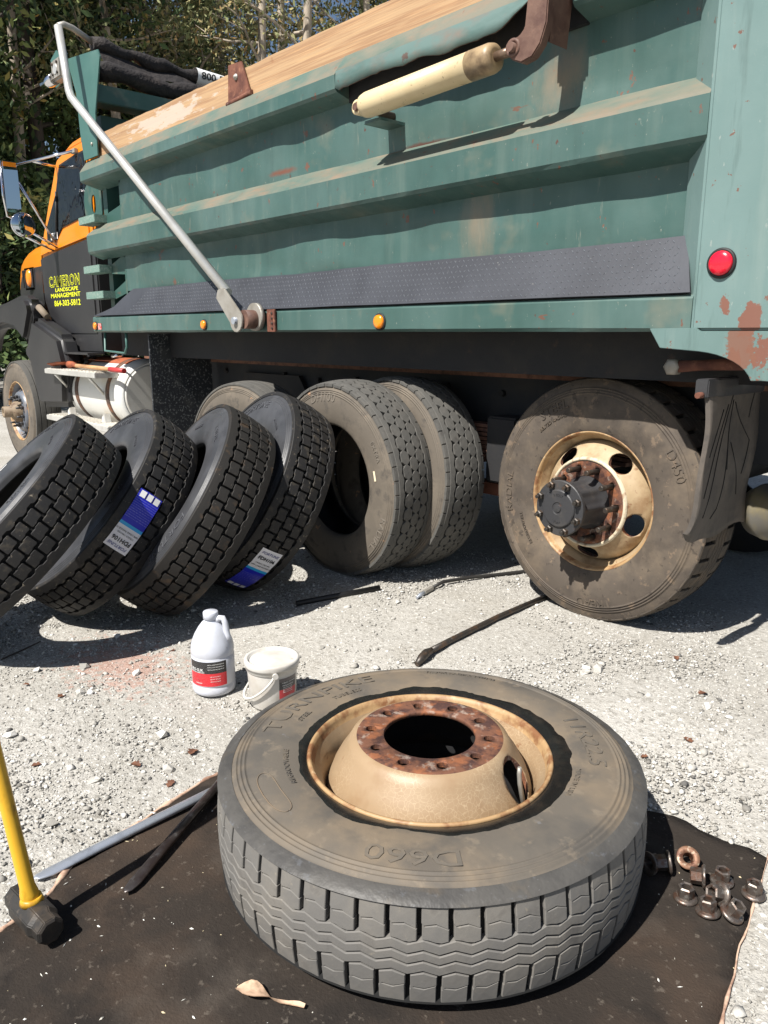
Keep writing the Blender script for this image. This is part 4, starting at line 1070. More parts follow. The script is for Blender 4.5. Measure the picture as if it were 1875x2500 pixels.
# chassis under the bed
MB().box(-6.0, -.7, 2.66, 2.70, 1.02, 1.205).build('bed_long_sill', chassis, T)
MB().box(-6.3, -.8, 2.98, 3.06, .98, 1.02).build('frame_top_flange', spring_mat, T)
MB().box(-8.9, -.75, 3.02, 3.10, .70, .98).build('frame_rail', chassis_blue, T)
MB().box(-8.9, -.75, 4.22, 4.30, .70, .98).build('frame_rail', chassis_blue, T)
for k in range(12):
    MB().tube([(-5.4 + .37 * k, 3.02, .90 + .02 * (k % 2)), (-5.4 + .37 * k, 2.995, .90 + .02 * (k % 2))], .016, 6).build('frame_bolt', chassis, T)
MB().prism([(-4.9, .72), (-4.75, .92), (-4.1, .92), (-3.95, .72)], 'y', 2.985, 3.015).build('hanger_plate', chassis, T)
# leaf springs of the tandem: every leaf a bar
for k in range(9):
    L = .95 - .075 * k
    z0 = .74 - .021 * k
    path = []
    m = MB(); vs = []
    n = 12
    for i in range(n + 1):
        u = -1 + 2 * i / n; x = -2.33 + u * L; z = z0 - .10 * (u * L) ** 2 / .9 * .35
        for y, dz in ((2.90, 0), (2.99, 0), (2.99, .0165), (2.90, .0165)): vs.append((x, y, z + dz))
    m.add(vs, [(i * 4 + q, i * 4 + (q + 1) % 4, (i + 1) * 4 + (q + 1) % 4, (i + 1) * 4 + q) for i in range(n) for q in range(4)] + [(0, 1, 2, 3), (n * 4 + 3, n * 4 + 2, n * 4 + 1, n * 4)])
    m.build('spring_leaf', spring_mat, T)
MB().box(-2.42, -2.24, 2.87, 3.01, .48, .80).build('spring_saddle', chassis, T, bevel=.01)
MB().box(-2.20, -2.08, 2.86, 2.99, .78, .83).build('spring_clip', chassis_blue, T, bevel=.006)
MB().box(-2.6, -1.7, 2.94, 3.02, .40, .46).build('torque_rod', rusty, T)
for x in (-1.74, -3.06):
    MB().tube([(x, 2.72, .5), (x, 4.65, .5)], .085, 16).build('axle', chassis, T)
MB().tube([(-2.95, 3.66, .55), (-1.9, 3.66, .55)], .07, 12).build('drive_shaft', chassis, T)
# far-side wheels, seen dark between the others
for x in (-1.74, -3.06):
    for y in (4.32, 4.66):
        m = MB(); prof, _n = tyre_profile(.505, .135, False); m.lathe(prof, 48, closed=True, M=frame_of((x, y, .5), (0, -1, 0)))
        m.build('far_side_tyre', chassis, T)
# cross tube and mud flap behind the rear wheel
ht = MB(); ht.tube([(-1.33, 2.58, 1.076), (-1.24, 2.58, 1.083), (-.95, 2.60, 1.102)], [.022, .018, .026], 12); hto = ht.build('hinge_arm', rusty, T)
MB().lathe([(.030, -.02), (.030, .015), (.02, .02), (.0005, .021)], 6, M=Matrix.Translation((-1.335, 2.575, 1.075)) @ Matrix.Rotation(PI / 2, 4, 'X')).build('hinge_bolt', alu_dull, hto)
fp = MB(); vs = []; NY, NZ = 14, 24
for j in range(NZ + 1):
    t = j / NZ
    for i in range(NY + 1):
        u = i / NY
        y = 2.455 + .41 * u
        z = 1.005 + .035 * u - (.53 + .015 * u) * t
        z += t ** 8 * (.05 * (1 - min(1, u / .18)) ** 2 + .02 * math.sin(u * 9) * u)
        x = -1.155 + .05 * (u - .45) ** 2 + .028 * math.sin(t * 3.0) * (1 - u) - .035 * t * (1 - u * .5) + .006 * math.sin(t * 9 + u * 4)
        vs.append((x, y, z))
fs = [(j * (NY + 1) + i, j * (NY + 1) + i + 1, (j + 1) * (NY + 1) + i + 1, (j + 1) * (NY + 1) + i) for j in range(NZ) for i in range(NY)]
fp.add(vs, fs, 0, True); nb = len(vs); fp.add([(x - .016, y, z) for x, y, z in vs], [q[::-1] for q in fs], 0, True)
bd = [i for i in range(NY + 1)] + [j * (NY + 1) + NY for j in range(1, NZ + 1)] + [NZ * (NY + 1) + i for i in range(NY - 1, -1, -1)] + [j * (NY + 1) for j in range(NZ - 1, 0, -1)]
for k in range(len(bd)):
    a, b = bd[k], bd[(k + 1) % len(bd)]; fp.f.append((a, b, nb + b, nb + a)); fp.mi.append(0); fp.sm.append(False)
fpo = fp.build('rear_mud_flap', flap_mat, T); fpo['label'] = 'cracked rubber mud flap cut from old tread'
def flap_pt(u, t):
    y = 2.455 + .41 * u; z = 1.005 + .035 * u - (.53 + .015 * u) * t
    x = -1.155 + .05 * (u - .45) ** 2 + .028 * math.sin(t * 3.0) * (1 - u) - .035 * t * (1 - u * .5) + .006 * math.sin(t * 9 + u * 4)
    return (x + .0008, y, z)
for (u0, t0, u1, t1) in ((.40, .12, .10, .68), (.48, .05, .16, .82), (.30, .14, .12, .42), (.50, .40, .44, .80), (.55, .12, .86, .40), (.86, .40, .80, .62), (.55, .38, .80, .76), (.92, .04, .84, .25), (.45, .80, .36, .86), (.5, .1, .5, .55)):
    MB().tube([flap_pt(u0 + (u1 - u0) * q / 6, t0 + (t1 - t0) * q / 6) for q in range(7)], .0019, 6).build('tread_groove', groove_black, fpo)
MB().box(-1.185, -1.140, 2.44, 2.88, .985, 1.045).build('flap_clamp_bar', black_iron, T, bevel=.004)
MB().tube([(-1.16, 2.41, .995), (-1.16, 2.45, .995)], .010, 8).build('clamp_bolt', rusty, T)
cn = MB(); cn.lathe([(.0005, -.13), (.05, -.125), (.078, -.105), (.090, -.07), (.094, -.062), (.094, -.05), (.090, -.045), (.092, .02), (.085, .06), (.06, .09), (.03, .10), (.028, .13), (.0005, .131)], 36, M=Matrix.Translation((-1.055, 2.96, .545)) @ Matrix.Diagonal((1.15, 1.15, 1.15, 1)) @ Matrix.Rotation(rad(78), 4, 'Y') @ Matrix.Rotation(.3, 4, 'X'))
cno = cn.build('brake_canister', canister_mat, T)
MB().tube([(-.93, 2.93, .58), (-.86, 2.92, .585)], .018, 10).build('canister_rod', rusty, cno)
MB().box(-1.05, -.9, 2.98, 3.05, .44, .48).build('canister_bracket', rusty, T)

# rear inner wheel with bare studs and hub
rear = thing('rear_wheel', None, None); rear.parent = T
rear.matrix_local = Matrix.Translation(-Vector(T.location)) @ frame_of((-1.735, 2.862, .505), (-.03, -1, .01))
RR, RW = .516, .140
mud_tread = rubber('muddy_worn_tread', srgb(72, 66, 60), [(srgb(100, 88, 74), 9, .45, .68, None, .7), (srgb(52, 50, 48), 20, .55, .7, None, .6)], rough=.85)
part('casing', casing_mesh(RR, RW, [muddy_wall, groove_black, inner_black], round_=True), rear)
part('tread', tread_drive(RR, RW, n=44, slot=.22, ky=.9).mesh('tread', mud_tread), rear)
for txt, r, sz, ang in (('STEEL', .418, .055, rad(28)), ('BELTED RADIAL', .375, .020, rad(32)), ('D450', .425, .055, rad(-62)), ('TREAD', .43, .05, rad(-172)), ('REGROOVABLE', .36, .020, rad(118)), ('RADIAL', .42, .05, rad(92))):
    me = ring_text(txt, r, sz, RR, RW, ang, extrude=.0030, sx=1.1); me.materials.clear(); me.materials.append(muddy_wall); part('moulded_lettering', me, rear)
bar, disc = rim_mesh(cream_rim, hub_rust, rim_edge, rad(0), flat=True, hu=.031, hv=.050)
rm = part('rim', bar, rear); part('disc', disc, rear, Matrix.Rotation(rad(54 - 90), 4, 'Z'))
RM = frame_of((-1.735, 2.862, .505), (-.03, -1, .01))
def on_wheel(prof, name, m, parent, seg=40, M=None, sm=True):
    mb = MB(); mb.lathe(prof, seg, sm=sm); me = mb.mesh(name, m); clean(me); return part(name, me, parent, M)
hubp = MB(); segs = 80
prof = [(.112, .150), (.110, .18), (.094, .20), (.088, .23), (.086, .345)]
vs = []
for k in range(segs):
    a = 2 * PI * k / segs
    for i, (r, z) in enumerate(prof):
        lob = .010 * max(0, math.cos(a * 8)) if 1 < i else .004 * max(0, math.cos(a * 8))
        vs.append(((r + lob) * math.cos(a), (r + lob) * math.sin(a), z))
hubp.add(vs, [(k * 5 + i, ((k + 1) % segs) * 5 + i, ((k + 1) % segs) * 5 + i + 1, k * 5 + i + 1) for k in range(segs) for i in range(4)], 0, True)
hm = hubp.mesh('hub', black_iron); clean(hm); HO = Matrix.Translation((0, 0, -.034)); hub = part('hub', hm, rear, HO)
on_wheel([(.084, .345), (.112, .345), (.113, .348), (.113, .361), (.110, .364), (.078, .365), (.076, .371), (.072, .374), (.026, .375), (.024, .372), (.016, .372), (.014, .376), (.0005, .377)], 'hub_cap_flange', black_iron, rear, 48, HO, False)
def hexnut(r, h, z0, m_, rb=0):
    m = MB(); m.lathe([(.0005, z0 + h), (r * .75, z0 + h), (r, z0 + h * .8), (r, z0)], 6, sm=False); return m
nutm = hexnut(.0150, .018, .364, None); nutm.tube([(0, 0, .380), (0, 0, .396)], .0075, 8); nutme = nutm.mesh('hub_bolt', dark_steel); clean(nutme)
for k in range(8):
    a = 2 * PI * (k + .5) / 8; part('hub_bolt', nutme, rear, HO @ Matrix.Translation((.097 * math.cos(a), .097 * math.sin(a), 0)))
for txt, r, sz, ang in (('3 BOLT', .055, .014, rad(0)), ('AXLE', .055, .014, rad(180))):
    me = text_mesh(txt, sz, extrude=.0008)
    for v in me.vertices:
        rr = r + v.co.y; th = ang - v.co.x / r; v.co = (rr * math.cos(th), rr * math.sin(th), .3752 + v.co.z)
    me.materials.clear(); me.materials.append(black_iron); part('hub_lettering', me, rear, HO)
sm_ = MB(); sm_.tube([(0, 0, .13), (0, 0, .222), (0, 0, .226)], [.0115, .0115, .0095], 14); stme = sm_.mesh('wheel_stud', dark_steel); clean(stme)
for k in range(10):
    a = 2 * PI * (k + .5) / 10 + rad(54 - 90); part('wheel_stud', stme, rear, Matrix.Translation((.1428 * math.cos(a), .1428 * math.sin(a), 0)))
on_wheel([(.174, .1480), (.177, .1535), (.182, .1545), (.187, .1510), (.190, .143)], 'weld_ring', mat('pale_weld_ring', srgb(196, 184, 160), [(srgb(140, 104, 74), 30, .52, .62, None, .7)], rough=.6), rear, 80)
# bare hub of the forward rear axle, seen through the standing tyre
fh = MB(); fh.lathe([(.14, 0), (.14, .03), (.10, .05), (.095, .16), (.11, .165), (.11, .18), (.0005, .185)], 36, M=frame_of((-3.06, 2.98, .50), (0, -1, 0))); fho = fh.build('bare_hub', chassis, T)
MB().tube([(-3.06, 2.99, .50), (-3.06, 3.0, .5), (-3.06, 3.20, .5)], [.20, .25, .25], 40).build('sun_block_drum', chassis, T)  # drum added and oversized to block sun falling through the tyre holes
for k in range(10):
    a = 2 * PI * k / 10; p = Vector((-3.06 + .12 * math.cos(a), 2.95, .5 + .12 * math.sin(a))); MB().tube([p, p - Vector((0, .07, 0))], .011, 8).build('bare_stud', dark_steel, fho)

# ------------------------------------------------------------------ cab, hood, fender, tank
low_poly = [(-6.36, 1.03), (-7.285, 1.025), (-7.40, 1.18), (-7.60, 1.48), (-7.62, 1.855), (-7.144, 1.897), (-6.546, 1.937), (-6.36, 1.945)]
MB().prism(low_poly, 'y', 2.655, 4.70).build('cab_lower_body', black_p, T, bevel=.012)
up_poly = [(-6.36, 1.9485), (-6.546, 1.9405), (-7.144, 1.9005), (-7.62, 1.8585), (-7.56, 2.01), (-7.485, 2.052), (-7.322, 2.263), (-7.138, 2.476), (-7.06, 2.575), (-7.01, 2.618), (-6.855, 2.652), (-6.44, 2.668), (-6.36, 2.668)]
MB().prism(up_poly, 'y', 2.655, 4.70).build('cab_upper_body', orange_p, T, bevel=.02)
MB().prism([(-6.36, 2.672), (-6.86, 2.656), (-7.03, 2.620), (-6.98, 2.668), (-6.8, 2.715), (-6.36, 2.74)], 'y', 2.70, 4.66).build('cab_roof_cap', orange_p, T, bevel=.02)
door = MB(); door.prism([(-6.44, 1.185), (-7.33, 1.185), (-7.50, 1.40), (-7.56, 1.62), (-7.55, 1.853), (-7.144, 1.889), (-6.546, 1.929), (-6.44, 1.934)], 'y', 2.646, 2.6545); dooro = door.build('door', black_p, T, bevel=.004)
MB().prism([(-6.44, 1.9515), (-6.546, 1.9455), (-7.144, 1.9055), (-7.35, 1.89), (-7.33, 1.945), (-7.147, 1.965), (-7.0, 2.045), (-6.543, 2.083), (-6.44, 2.088)], 'y', 2.646, 2.6545).build('door_orange_band', orange_p, dooro, bevel=.003)
win = [(-6.40, 2.590), (-6.60, 2.585), (-6.949, 2.556), (-7.074, 2.352), (-7.36, 2.100), (-7.375, 1.960), (-7.147, 1.985), (-7.0, 2.066), (-6.543, 2.105), (-6.40, 2.108)]
wf = MB(); wf.prism(win, 'y', 2.647, 2.6535); wfo = wf.build('window_frame', black_trim, dooro)
def shrink(P, k):
    cx = sum(p[0] for p in P) / len(P); cz = sum(p[1] for p in P) / len(P)
    return [(cx + (p[0] - cx) * k, cz + (p[1] - cz) * k) for p in P]
MB().prism(shrink(win, .95), 'y', 2.644, 2.6465).build('window_pane', glass_dark, dooro)
MB().tube([(-7.045, 2.640, 2.36), (-7.13, 2.640, 1.975)], .010, 8).build('vent_bar', black_trim, dooro)
MB().box(-7.26, -7.10, 2.6395, 2.6425, 1.985, 2.04).build('number_sticker', white_ink, T)
text_on('504', .055, Matrix.Translation((-7.18, 2.6385, 2.012)) @ Matrix.Rotation(PI / 2, 4, 'X'), black_ink, parent=T, extrude=.0005)
def door_text(txt, size, x, z, w_target, outline=True):
    probe = text_mesh(txt, size, space=1.12 if outline else 1.0); a = np.array([v.co.x for v in probe.vertices]); wd = a.max() - a.min(); sx = w_target / wd
    if outline:
        text_on(txt, size, Matrix.Translation((x, 2.6445, z)) @ Matrix.Rotation(PI / 2, 4, 'X'), yellow_ink, parent=dooro, extrude=.0007, offset=size * .032, sx=sx, space=1.12)
        text_on(txt, size, Matrix.Translation((x, 2.6430, z)) @ Matrix.Rotation(PI / 2, 4, 'X'), black_ink, parent=dooro, extrude=.0006, offset=-size * .010, sx=sx, space=1.12)
    else:
        text_on(txt, size, Matrix.Translation((x, 2.6440, z)) @ Matrix.Rotation(PI / 2, 4, 'X'), yellow_ink, parent=dooro, extrude=.0007, offset=size * .012, sx=sx)
door_text('CAMERON', .125, -7.065, 1.630, .70)
door_text('LANDSCAPE', .046, -7.02, 1.560, .52, False)
door_text('MANAGEMENT', .052, -7.06, 1.512, .68, False)
door_text('864-303-5812', .070, -7.03, 1.445, .60, False)

# hood: lofted, orange over black
hs = []
secs = [(-7.615, 2.66, 2.005, 1.36), (-8.0, 2.71, 2.015, 1.38), (-8.4, 2.778, 2.0, 1.38), (-8.75, 2.845, 1.97, 1.36), (-9.0, 2.91, 1.92, 1.30), (-9.16, 2.95, 1.86, 1.2), (-9.25, 2.985, 1.77, 1.1), (-9.30, 3.04, 1.62, 1.0)]
hb = MB(); vs = []; nn = 0
for (x, y, zt, zb) in secs:
    row = [(y, zb), (y - .005, zb + (zt - zb) * .35), (y, zt - .215), (y + .002, zt - .19), (y + .01, zt - .10), (y + .045, zt - .035), (y + .12, zt), (3.67, zt + .06)]
    row = row + [(7.34 - a, b) for a, b in row[:-1][::-1]]
    nn = len(row); vs += [(x, a, b) for a, b in row]
hb.add(vs, [])
for i in range(len(secs) - 1):
    for k in range(nn - 1):
        hb.f.append((i * nn + k, i * nn + k + 1, (i + 1) * nn + k + 1, (i + 1) * nn + k)); hb.mi.append(0 if k < 2 or k > nn - 4 else 1); hb.sm.append(True)
hb.f.append(tuple((len(secs) - 1) * nn + k for k in range(nn))); hb.mi.append(0); hb.sm.append(False)
hood = hb.build('hood', [black_p, orange_p], T)
rec = MB(); rec.box(-8.24, -7.93, 2.682, 2.72, 1.60, 1.805); rec.build('lamp_recess', black_trim, hood, bevel=.02)
ll = MB(); ll.lathe([(.0005, .03), (.5, .027), (.85, .018), (1, .0)], 24, M=Matrix.Translation((-8.04, 2.684, 1.705)) @ Matrix.Rotation(PI / 2, 4, 'X') @ Matrix.Diagonal((.058, .085, 1, 1))); ll.build('turn_lamp', amber, hood)
for k in range(2): MB().box(-8.215 + .05 * k, -8.19 + .05 * k, 2.676, 2.69, 1.62, 1.78).build('vent_slot', groove_black, hood)
# fender and its rear skirt
fen = [(-9.3, 1.10), (-9.12, 1.33), (-8.75, 1.44), (-8.3, 1.475), (-7.85, 1.53), (-7.62, 1.53), (-7.53, 1.46), (-7.52, 1.36), (-7.70, 1.14), (-7.785, 1.085), (-7.83, 1.13), (-8.0, 1.212), (-8.3, 1.245), (-8.6, 1.22), (-8.82, 1.12), (-8.97, .95), (-9.2, .95)]
MB().prism(fen, 'y', 2.475, 2.64).build('fender', black_p, T, bevel=.05)
sk = [(-7.51, 1.335), (-7.69, 1.115), (-7.78, 1.07), (-7.765, .965), (-7.67, .90), (-7.535, .545), (-7.44, .52), (-6.87, .555), (-6.80, .957), (-6.885, 1.165), (-7.19, 1.25)]
MB().prism(sk, 'y', 2.48, 2.68).build('fender_skirt', black_p, T, bevel=.07)
MB().tube([(-7.50, 2.56, 1.42), (-7.36, 2.58, 1.33)], .030, 10).build('hood_latch', mat('faded_rubber_strap', srgb(120, 108, 94), rough=.8), T)
MB().box(-7.29, -6.36, 2.52, 2.66, 1.015, 1.03).build('door_sill', black_p, T)
MB().box(-9.1, -7.66, 2.98, 3.02, .55, 1.36).build('timber_stand_in', mat('brown_timber', srgb(128, 92, 62), [(srgb(86, 60, 44), 6, .45, .6, (1, 1, 4))], rough=.85), T)  # panel added to stand in for brown timber beyond the wheel arch
# front wheel
fwm = frame_of((-8.20, 2.63, .425), (0, -1, 0))
fw_ = thing('front_wheel', None, None); fw_.parent = T; fw_.matrix_local = Matrix.Translation(-Vector(T.location)) @ fwm
part('casing', casing_mesh(.503, .135, [old_wall, groove_black, inner_black], 72), fw_); part('tread', tread_rib(.503, .135).mesh('tread', old_tread), fw_)
grey_rim = mat('grey_blue_wheel_paint', srgb(96, 102, 112), [(srgb(140, 128, 116), 6, .5, .7, None, .7), (srgb(120, 76, 50), 12, .62, .7, None, .8)], rough=.4)
fb, fd = rim_mesh(grey_rim, grey_rim, rim_edge, 0)
part('rim', fb, fw_); part('disc', fd, fw_, Matrix.Translation((0, 0, -.05)))
m = MB(); m.lathe([(.108, .10), (.10, .16), (.07, .19), (.055, .20), (.055, .27), (.035, .275), (.034, .25), (.0005, .25)], 32); me = m.mesh('hub', mat('tan_hub', srgb(128, 112, 92), [(srgb(90, 70, 54), 14, .5, .66)], rough=.7)); clean(me); part('hub', me, fw_)
nm = hexnut(.018, .03, .118, None); nm.tube([(0, 0, .14), (0, 0, .19)], .010, 8); nme = nm.mesh('lug_nut', black_iron); clean(nme)
for k in range(10):
    a = 2 * PI * k / 10; part('wheel_nut', nme, fw_, Matrix.Translation((.1428 * math.cos(a), .1428 * math.sin(a), 0)))
# mirrors
mi_ = MB(); mi_.box(-7.175, -7.150, 2.255, 2.378, 2.175, 2.575); mio = mi_.build('side_mirror', chrome, T, bevel=.012)
MB().prism([(-7.1485, 2.265), (-7.1465, 2.265), (-7.122, 2.368), (-7.124, 2.368)], 'z', 2.20, 2.505).build('mirror_face', mirror_glass, mio)
MB().box(-7.1495, -7.1465, 2.265, 2.368, 2.53, 2.565).build('mirror_orange_reflection', orange_p, mio)  # orange reflection at the mirror's top, painted as a strip
MB().tube([(-7.16, 2.248, 2.57), (-7.16, 2.245, 2.30), (-7.16, 2.262, 2.14), (-7.16, 2.32, 2.12)], .009, 8).build('mirror_frame', chrome, mio)
cv = MB(); cv.lathe([(.0005, .022), (.04, .020), (.075, .013), (.092, .003)], 32, M=Matrix.Translation((-7.15, 2.38, 2.08)) @ Matrix.Rotation(PI / 2, 4, 'Y')); cvo = cv.build('convex_mirror', mirror_glass, T)
MB().lathe([(.092, .004), (.100, .004), (.100, -.01), (.08, -.04), (.0005, -.05)], 32, M=Matrix.Translation((-7.15, 2.38, 2.08)) @ Matrix.Rotation(PI / 2, 4, 'Y')).build('mirror_shell', chrome, cvo)
for p in ([(-7.16, 2.375, 2.555), (-6.58, 2.635, 2.606)], [(-7.00, 2.45, 2.57), (-7.02, 2.645, 2.556)], [(-7.16, 2.378, 2.42), (-7.175, 2.645, 1.955)], [(-7.17, 2.40, 2.05), (-7.135, 2.645, 1.918)], [(-7.18, 2.38, 2.0), (-7.2, 2.55, 1.93), (-7.24, 2.65, 1.90)]):
    MB().tube(p, .011, 10).build('mirror_brace', chrome, T)
MB().box(-6.62, -6.54, 2.625, 2.655, 2.588, 2.622).build('brace_bracket', alu_dull, T, bevel=.004)
# fuel tank, straps, steps
tk = MB(); ty, tz, trr = 2.835, .70, .285
tk.tube([(-7.10, ty, tz), (-7.08, ty, tz), (-7.03, ty, tz), (-5.93, ty, tz), (-5.885, ty, tz), (-5.862, ty, tz)], [trr * .90, trr * .96, trr, trr, trr * .965, trr * .90], 56); tko = tk.build('fuel_tank', tank_white, T)
MB().tube([(-5.8625, ty, tz), (-5.856, ty, tz)], [trr * .87, trr * .82], 48).build('tank_end_cap', tank_end, tko)
for x in (-6.74, -6.10):
    m = MB(); m.lathe([(trr + .001, -.032), (trr + .006, -.032), (trr + .006, .032), (trr + .001, .032)], 48, closed=True, M=Matrix.Translation((x, ty, tz)) @ Matrix.Rotation(PI / 2, 4, 'Y')); m.build('tank_strap', strap_mat, tko)
MB().tube([(-6.42, 2.80, .98), (-6.42, 2.79, 1.03)], .055, 20).build('filler_cap', chrome, tko)
m = MB(); m.lathe([(trr + .0015, -.42), (trr + .003, -.42), (trr + .003, .42), (trr + .0015, .42)], 48, closed=True, M=Matrix.Translation((-6.42, ty, tz)) @ Matrix.Rotation(PI / 2, 4, 'Y'))
# rust-red primer patch lies along the top of the tank only
keep = [i for i, q in enumerate(m.f) if sum(m.v[a][2] for a in q) / 4 > tz + trr * .86]
m.f = [m.f[i] for i in keep]; m.mi = [0] * len(keep); m.sm = [True] * len(keep); m.build('primer_patch', rust_red, tko)
grat = mat('perforated_step_tread', srgb(214, 210, 200), [(srgb(150, 140, 124), 60, .52, .62, None, .7)], rough=.5, metal=.3, bump=((120, .9, .004),))
for nm_, z, x0, x1 in (('tank_step', .888, -7.06, -5.97), ('lower_tank_step', .482, -7.12, -5.80)):
    s_ = MB().box(x0, x1, 2.405, 2.60, z - .042, z).build(nm_, alu, T, bevel=.004)
    MB().box(x0 + .02, x1 - .02, 2.42, 2.59, z, z + .004).build('step_tread', grat, s_)
    for k in range(14): MB().box(x0 + .05 + k * .073, x0 + .085 + k * .073, 2.44, 2.575, z + .004, z + .009).build('grip_bar', grat, s_)
for x in (-6.85, -6.12):
    MB().tube([(x, 2.42, .846), (x - .06, 2.56, .70)], .012, 6).build('step_brace', alu, T)
    MB().prism([(x + .05, .44), (x - .03, .44), (x - .01, .53), (x + .03, .56)], 'y', 2.50, 2.56).build('step_foot', tank_white, T, bevel=.006)
MB().box(-5.212, -5.194, 2.50, 2.985, .26, 1.185).build('front_mud_flap', flap_speck, T, bevel=.002)

# long handled shovel lying on the tank step
sh = thing('shovel', 'small rusty shovel with wooden handle and red end lying on the tank step', 'shovel', (-6.4, 2.49, .897))
MB().tube([(-6.55, 2.49, .925), (-5.86, 2.485, .918)], [.016, .017], 12).build('handle', mat('worn_handle_wood', srgb(186, 146, 104), [(srgb(140, 100, 66), 9, .45, .65, (.3, 1, 1))], rough=.7), sh)
MB().tube([(-5.86, 2.485, .918), (-5.60, 2.483, .915)], .019, 12).build('red_grip', mat('red_dip', srgb(176, 52, 52), rough=.5), sh)
bl = MB(); vs = []
for i in range(9):
    t = i / 8; w_ = .095 * (1 if t < .6 else math.cos((t - .6) / .4 * PI / 2) ** .5 + .05)
    for k in range(5):
        u = -1 + k / 2; vs.append((-6.70 - .36 * t, 2.49 + u * w_, .905 + .03 * (1 - t) - .02 * (1 - u * u) * (1 if t else 0) + .02))
bl.add(vs, [(i * 5 + k, i * 5 + k + 1, (i + 1) * 5 + k + 1, (i + 1) * 5 + k) for i in range(8) for k in range(4)], 0, True)
bl.add([(x, y, z - .004) for x, y, z in vs], [(i * 5 + k, (i + 1) * 5 + k, (i + 1) * 5 + k + 1, i * 5 + k + 1) for i in range(8) for k in range(4)], 0, True)
bl.build('blade', rust_red, sh)
MB().tube([(-6.70, 2.49, .93), (-6.62, 2.49, .935), (-6.54, 2.49, .925)], [.03, .022, .018], 10).build('socket', rust_red, sh)

# ------------------------------------------------------------------ loose tyres
NR, NW = .495, .13
new_case = casing_mesh(NR, NW, [new_wall, groove_black, inner_black]); new_tr = tread_new(NR, NW).mesh('tread', [new_tread, new_tread]); clean(new_tr)
dirty_tr = new_tr.copy(); dirty_tr.materials.clear(); dirty_tr.materials.append(new_tread_dirty); dirty_tr.materials.append(dirt_band)
def sticker(parent, p0, p1, y0, y1, R, flip):
    m = MB(); n = 14; vs = []; cr_ = crown(R, NW)
    for i in range(n + 1):
        a = p0 + (p1 - p0) * i / n
        for k in range(5):
            y = y0 + (y1 - y0) * k / 4; r = cr_(y) + .0035 + .0012 * math.sin(i * 1.7 + k); vs.append((r * math.cos(a), r * math.sin(a), y))
    m.add(vs, [(i * 5 + k, (i + 1) * 5 + k, (i + 1) * 5 + k + 1, i * 5 + k + 1) for i in range(n) for k in range(4)], 0, True)
    me = m.mesh('paper_label', tyre_label)
    uv = me.uv_layers.new(name='UVMap')
    for lp in me.loops:
        i, k = divmod(lp.vertex_index, 5); u, v = k / 4, i / n
        uv.data[lp.index].uv = (1 - u, v) if not flip else (u, 1 - v)
    o = part('paper_label', me, parent)
    # print: lettering bent on to the tread
    sgn = -1 if flip else 1
    ac = lambda v: (p0 + (p1 - p0) * v) if not flip else (p1 - (p1 - p0) * v)
    yc = (y0 + y1) / 2
    def lay(txt, size, v, mm, sx=1.0, dx=0, off=0.0, shear=0.0):
        t = text_mesh(txt, size, extrude=.0002, sx=sx, offset=off, shear=shear)
        for q in t.vertices:
            y = yc - sgn * (q.co.x + dx); a = ac(v) + sgn * q.co.y / R; r = cr_(y) + .0058 + q.co.z
            q.co = (r * math.cos(a), r * math.sin(a), y)
        t.materials.clear(); t.materials.append(mm); part('print', t, o)
    navy = MATS.get('navy_print') or mat('navy_print', srgb(40, 44, 120), rough=.5)
    lay('FORTUNE', .019, .93, navy, shear=.2); lay('FDH106', .026, .83, black_ink, off=.0006, sx=.95); lay('11R22.5 146/143L', .0105, .735, black_ink); lay('16PR LOAD RANGE H', .0105, .68, black_ink)
    for k in range(3):
        bx_ = MB(); vs = []
        for (uu, vv) in ((-.012, -.014), (.012, -.014), (.012, .014), (-.012, .014)):
            y = yc - sgn * (uu + (k - 1) * .032); a = ac(.07) + sgn * vv / R; r = cr_(y) + .0056; vs.append((r * math.cos(a), r * math.sin(a), y))
        bx_.add(vs, [(0, 1, 2, 3)]); part('pictogram', bx_.mesh('pictogram', white_ink), o)
    return o
letter_mat = rubber('moulded_letter_rubber', srgb(74, 75, 79), [(srgb(100, 101, 105), 6, .45, .7, None, .6)], rough=.45)
t_letters = []
for txt, r, sz, ang in (('FORTUNE', .405, .050, 0.35), ('FORTUNE', .405, .050, 0.35 + PI), ('11R22.5', .395, .03, 1.9), ('146/143L', .395, .028, 4.9), ('TUBELESS', .365, .018, -.5), ('DRIVE', .365, .018, 2.6)):
    me = ring_text(txt, r, sz, NR, NW, ang, extrude=.0026, sx=1.2, shear=.1); me.materials.clear(); me.materials.append(letter_mat); t_letters.append(me)
new_spots = [((-3.249, .933, .443), (-.179, -.68, .711), 'new black tyre leaning at the left end, cut off by the picture edge', new_tr, None, .2),
             ((-3.39, 1.372, .404), (-.133, -.754, .643), 'leaning new black tyre with a blue label high on its tread', new_tr, (258, 289, -.022, .082, True), 0),
             ((-3.117, 1.652, .412), (-.249, -.787, .565), 'leaning new black tyre with brown dirt along its shoulder and no label', dirty_tr, None, .9),
             ((-3.177, 2.036, .433), (-.184, -.849, .494), 'leaning new black tyre with a white and blue label near the ground', new_tr, (208, 245, -.06, .045, False), 0)]
for c, n, lab, trd, lb, ph in new_spots:
    t = thing('new_tyre', lab, 'tyre', group='new tyres leaning in a row', M=frame_of(c, n, ph))
    part('casing', new_case, t); part('tread', trd, t)
    for me in t_letters: part('moulded_lettering', me, t)
    if lb: sticker(t, rad(lb[0]), rad(lb[1]), lb[2], lb[3], NR, lb[4])
    if lab.startswith('new black tyre leaning at the left'):
        me = MB().box(-.006, .006, -.025, .025, 0, .001).mesh('white_tag', white_ink)
        part('white_tag', me, t, Matrix.Rotation(rad(62), 4, 'Z') @ Matrix.Translation((.37, 0, NW * .985 + .003)))

